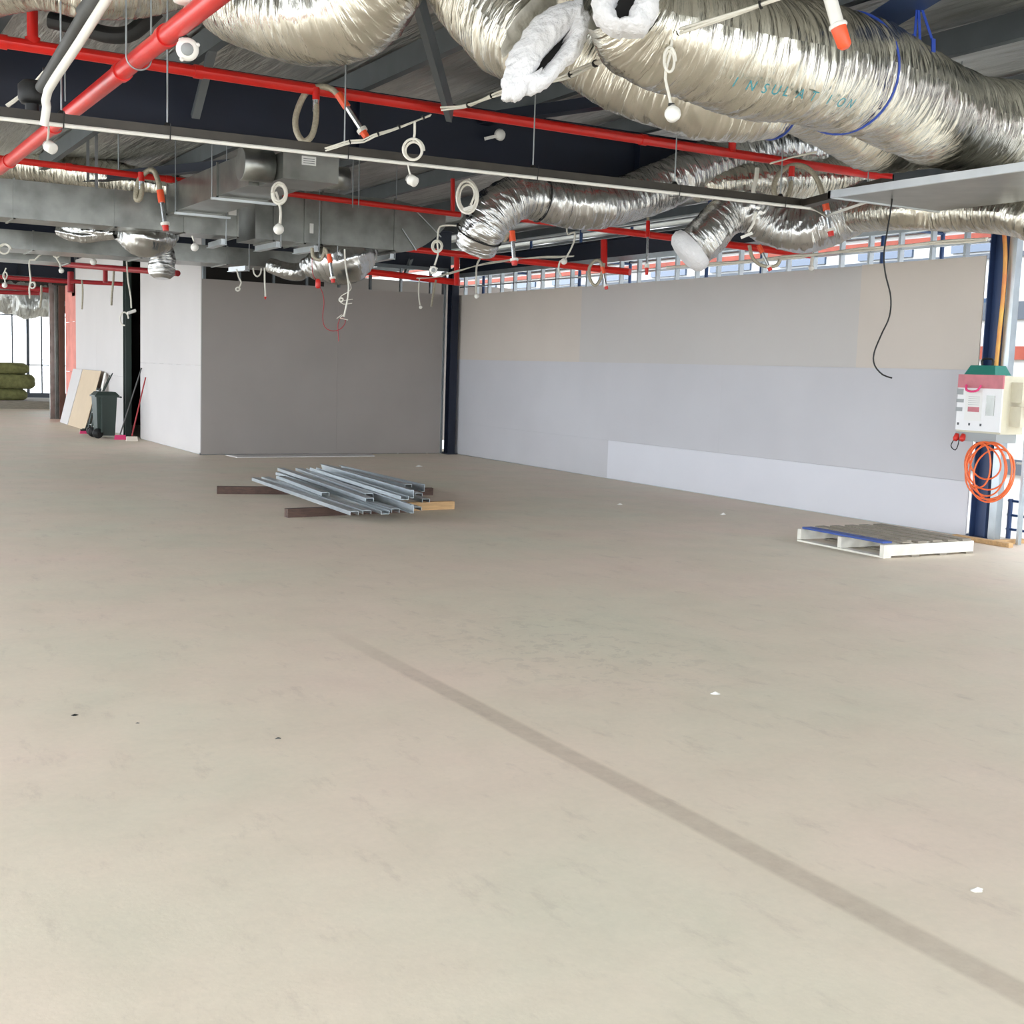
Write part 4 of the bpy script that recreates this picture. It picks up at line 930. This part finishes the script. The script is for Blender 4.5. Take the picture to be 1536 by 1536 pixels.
drop('smoke_detector', 'small white detector ball above the pale left wall', 'detector', 17.5, [(139, 382), (139, 388)], .01, (), ('ball', 140, 393, 5))
drop('cable_drop', 'kinked pale cable hanging far left from the low duct', 'cable', 17.5, [(68, 378), (58, 384), (52, 390), (45, 390), (44, 400), (46, 420), (44, 432), (45, 448)], .012, ((49, 428, 4, 5, 1.2),))
drop('smoke_detector', 'small white detector on a looped cable left of the pale wall', 'detector', 17.5, [(80, 378), (84, 386), (90, 396), (91, 403)], .012, ((85, 380, 5, 6, 1.5),), ('ball', 92, 406, 4))
drop('smoke_detector', 'small detector hanging at the left edge', 'detector', 17.5, [(9, 402), (6, 412), (8, 424)], .01, ((8, 414, 3, 6, 1),), ('ball', 7, 428, 4))
drop('cable_coil', 'cream cable coil at the left edge over the low duct', 'cable', 16, [(-5, 372), (4, 368), (8, 366)], .012, ((7, 374, 9, 8, 1.5),))
drop('cable_drop', 'thin grey cable loop hanging beside the dark left column', 'cable', 19, [(190, 392), (192, 420), (196, 445), (197, 462)], .012, ((187, 478, 6, 9, .8),), ('tag', 197, 468, 6))
drop('cable_drop', 'thin sprinkler drop hanging before the pale left wall', 'hose', 20, [(171, 402), (170, 420), (168, 440), (167, 458)], .018, (), None, 'hose')
drop('cable_drop', 'thin dark drop hanging left of the pale wall', 'hose', 22, [(123, 420), (124, 440), (123, 464)], .016, (), None, 'hose')
drop('cable_drop', 'pale drop hanging over the far left window', 'hose', 24, [(62, 428), (62, 445), (60, 462)], .02, (), None, 'hose')
drop('cable_drop', 'thin looped cable before the back wall, left of the middle', 'cable', 17, [(355, 404), (358, 416), (362, 424), (358, 432)], .011, ((357, 434, 3, 3, 1.2),))
drop('cable_drop', 'thin stiff drop with a red tip before the back wall at left', 'hose', 16.8, [(397, 402), (397, 420), (398, 438), (398, 446)], .012, (), ('plug', 398, 447, 2))
drop('cable_coil', 'small cream cable loop under the lower duct', 'cable', 17, [(380, 402), (381, 410), (386, 415), (391, 410), (392, 402)], .011)
t = drop('cable_drop', 'white cables dangling in a messy knot before the back wall', 'cable', 14.5, [(517, 374), (518, 395), (521, 415), (523, 430), (521, 450), (516, 475)], .011, ((512, 450, 3, 3, 1),))
for pts in ([(523, 420), (527, 432), (522, 438), (512, 444), (509, 450), (515, 456), (528, 455)], [(512, 452), (520, 450), (529, 449)], [(516, 472), (510, 477), (514, 478), (522, 480)], [(505, 478), (510, 474), (513, 472)]):
    MB().tube(smoothpath([at(u, v, d=14.5) for u, v in pts], .03), .005, 6).build('loose_end', M['cable'], t)
t = drop('cable_drop', 'thin red cable hanging in a long hook before the back wall', 'cable', 14.6, [(468, 380), (469, 410), (477, 425), (484, 440), (486, 455), (484, 475), (487, 490), (496, 496), (508, 495), (516, 488), (518, 480), (512, 477), (507, 486), (508, 512)], .005, (), None, 'darkred')
p = at(477, 426, d=14.6); MB().lathe(p, [(.02, -.05), (.03, -.03), (.03, .04), (.015, .06)], seg=10).build('red_connector', M['redcap'], t)
drop('cable_drop', 'thin cable with a white end hanging near the corner column', 'cable', 20, [(629, 418), (628, 440), (630, 458)], .012, (), ('ball', 631, 461, 2.5))
drop('cable_drop', 'thin braided drop hanging by the corner column', 'hose', 20, [(654, 420), (650, 440), (647, 460)], .018, (), None, 'hose')
drop('cable_drop', 'white cable hanging right of the corner column', 'cable', 18, [(720, 388), (715, 400), (714, 430), (715, 444)], .014, (), ('ball', 715, 444, 4))
drop('cable_drop', 'pale cable with a white plug drooping below the elbow duct', 'cable', 15, [(850, 342), (852, 352), (862, 348), (860, 365), (848, 388), (840, 392), (838, 405), (842, 415)], .011, (), ('ball', 846, 392, 5))
drop('cable_drop', 'white cable hanging before the studs at centre right', 'cable', 15, [(1216, 372), (1218, 385), (1217, 400)], .02, (), ('ball', 1217, 402, 4.5))
drop('cable_drop', 'pale wrapped cable end hanging above the rail at right', 'cable', 11.5, [(1136, 252), (1134, 270), (1130, 288), (1136, 300)], .02, ())
drop('cable_drop', 'pale cable with a white block on the curled duct', 'cable', 11, [(1134, 318), (1130, 335), (1122, 348)], .012, (), ('tag', 1120, 353, 7))
t = drop('cable_drop', 'thin black cable hanging in front of the right wall', 'cable', 10.2, [(1340, 262), (1338, 300), (1332, 340), (1326, 380), (1328, 410), (1336, 445), (1334, 475), (1322, 502), (1311, 530), (1312, 548), (1324, 562), (1338, 567)], .0065, (), None, 'black')
# long white cable bundle with black ties
def bundle(lab, pts, off=.012, r=.008, ties=0):
    P = smoothpath([at(u, v, d=d) for u, v, d in pts], .04)
    t = thing('cable_bundle', lab, 'cable', P[len(P) // 2])
    for k, (ox, oz) in enumerate(((0, 0), (off, off * .7), (-off * .6, off))):
        MB().tube([p + V((ox, 0, oz + .006 * math.sin(i * .25 + k * 2))) for i, p in enumerate(P)], r, 6).build('cable', M['cable'], t)
    for k in range(ties):
        i = int((k + .5) / ties * (len(P) - 2)); T = (P[i + 1] - P[i]).normalized(); MB().tube([P[i] - T * .005 + V((0, 0, .007)), P[i] + T * .005 + V((0, 0, .007))], r * 2.9, 8).build('cable_tie', M['black'], t)
bundle('long bundle of white cables with black ties draped before the ducts', [(1190, -8, 6.3), (1104, 22, 6.45), (1018, 50, 6.6), (970, 68, 6.9), (905, 92, 7.2), (850, 116, 7.8), (800, 130, 8.3), (750, 141, 8.7), (700, 160, 9.2), (662, 165, 9.3)], ties=9)
bundle('white cable bundle looping in front of the navy beam', [(645, 174, 9.2), (622, 183, 9.1), (590, 195, 9.0), (560, 205, 8.9), (545, 213, 8.9), (525, 214, 8.9), (505, 220, 8.9), (488, 225, 8.9)], off=.008, r=.006, ties=4)
bundle('short white cable bundle tied beside the dark fitting', [(84, 88, 8.5), (68, 106, 8.5), (52, 124, 8.6), (30, 145, 8.6), (10, 160, 8.6)], off=.008, r=.007, ties=2)
bundle('thin cable bundle strung near the corner above the back wall', [(625, 418, 19), (655, 416, 19), (690, 406, 18.5), (730, 396, 18), (790, 388, 17.5), (860, 385, 17)], off=.01, r=.007)
bundle('pale cable bundle crossing above the right wall studs', [(1000, 402, 15), (1100, 395, 14.4), (1200, 385, 13.7), (1300, 375, 13), (1400, 366, 12.4), (1480, 360, 12)], off=.015, r=.012)
bundle('thin white cable passing before the fat duct underside', [(1155, 246, 10.3), (1190, 236, 10.2), (1225, 228, 10.1)], off=.006, r=.005)
# sprinkler flexible droppers
def dropper(lab, d, hose, tip, r, sleeve='orange', capm='redcap', coil=None, tee=None):
    t = thing('sprinkler_dropper', lab, 'sprinkler hose', at(tip[1][0], tip[1][1], d=d), 'braided sprinkler droppers')
    P = smoothpath([at(u, v, d=d) for u, v in hose], .025); MB().tube(P, r, 10).build('braided_hose', M['hose'], t)
    if coil: MB().tube(smoothpath([at(u, v, d=d + .05) for u, v in coil], .025), r, 10).build('braided_hose', M['hose'], t)
    a = at(*tip[0], d=d); b = at(*tip[1], d=d); T = (b - a)
    MB().tube([a - T * .12, a + T * .22], r * 1.35, 12).build('orange_sleeve', M[sleeve], t)
    MB().tube([a + T * .22, a + T * .82], r * .85, 12).build('steel_nipple', M['steel'], t)
    MB().tube([a + T * .78, a + T * .86], r * 1.7, 14).build('white_collar', M['white'], t)
    MB().tube([a + T * .84, b], [r * 1.25, r * 1.1], 12).build('end_cap', M[capm], t)
    if tee:
        q = at(*tee, d=d); MB().tube([q + V((0, 0, .1)), q], r * 1.2, 12).build('red_tee', M['red'], t); MB().tube([q, q - V((0, 0, .09))], r * 1.15, 12).build('collar', M['steel'], t)
dropper('looped braided hose with orange cap hanging from the nearest red pipe', 10.3, [(474, 150), (474, 178), (468, 203), (456, 212), (446, 200), (443, 180), (450, 155), (462, 136), (480, 130), (498, 134), (512, 148)], ((512, 148), (550, 206)), .026, capm='orange', tee=(474, 150))
dropper('braided hose with red cap before the left galvanised duct', 14.0, [(212, 272), (213, 285), (210, 298), (205, 300), (204, 290), (210, 268), (224, 255), (232, 258), (238, 275), (241, 292)], ((241, 292), (249, 346)), .030, tee=(212, 272))
dropper('looped braided hose with orange red cap over the right end of the nearest pipe', 12.45, [(1187, 262), (1186, 280), (1180, 297), (1171, 304), (1163, 295), (1161, 278), (1168, 262), (1182, 250), (1200, 248), (1216, 256), (1228, 274), (1236, 298)], ((1238, 305), (1247, 354)), .026, tee=(1187, 265))
dropper('small braided hose with pink cap below the middle galvanised duct', 14.6, [(468, 372), (470, 385), (480, 390), (486, 380), (487, 372), (492, 384)], ((494, 386), (500, 424)), .022)
dropper('steel dropper with orange sleeve below the elbow duct', 13.0, [(755, 362), (762, 352), (767, 350)], ((768, 352), (772, 398)), .026)
dropper('braided hose loop with red tip before the right wall studs', 15.5, [(906, 395), (900, 420), (892, 428), (885, 418), (884, 402), (892, 391), (900, 392), (904, 402)], ((904, 404), (910, 434)), .02)
dropper('braided hose loop with red tip below the curled duct', 13.5, [(1124, 368), (1128, 385), (1138, 396), (1152, 400), (1165, 398), (1170, 390)], ((1140, 372), (1156, 406)), .02)
dropper('thin red dropper hanging at centre right before the studs', 15.0, [(972, 325), (972, 340)], ((972, 340), (970, 412)), .018, sleeve='red')
# foreground white pipe with orange cap
t = thing('sprinkler_dropper', 'thick white dropper with an orange cap at the top right', 'sprinkler hose', at(1263, 72, d=6.0))
MB().tube(smoothpath([at(1238, -30, d=6.0), at(1246, 0, d=6.0), at(1256, 35, d=6.0)], .03), .032, 16).build('white_pipe', M['white'], t)
a = at(1256, 36, d=6.0); T = (at(1265, 75, d=6.0) - at(1240, 0, d=6.0)).normalized()
MB().tube([a, a + T * .012, a + T * .02], [.042, .046, .042], 20).build('white_collar', M['white'], t)
MB().tube([a + T * .02, a + T * .11, a + T * .125], [.038, .034, .02], 20).build('orange_cap', M['orange'], t)
# small white lamp fitting on navy beam
t = thing('pipe_clip', 'small pale fitting stuck on the navy beam right of centre', 'fitting', at(745, 206, y=11.07))
MB().bar(at(728, 208, y=11.07), at(745, 204, y=11.07), .04, .03).build('arm', M['paper'], t); MB().lathe(at(750, 202, y=11.07), [(.05, -.03), (.06, 0), (.04, .04)], axis=(0, -1, 0), seg=14).build('cap', M['paper'], t)
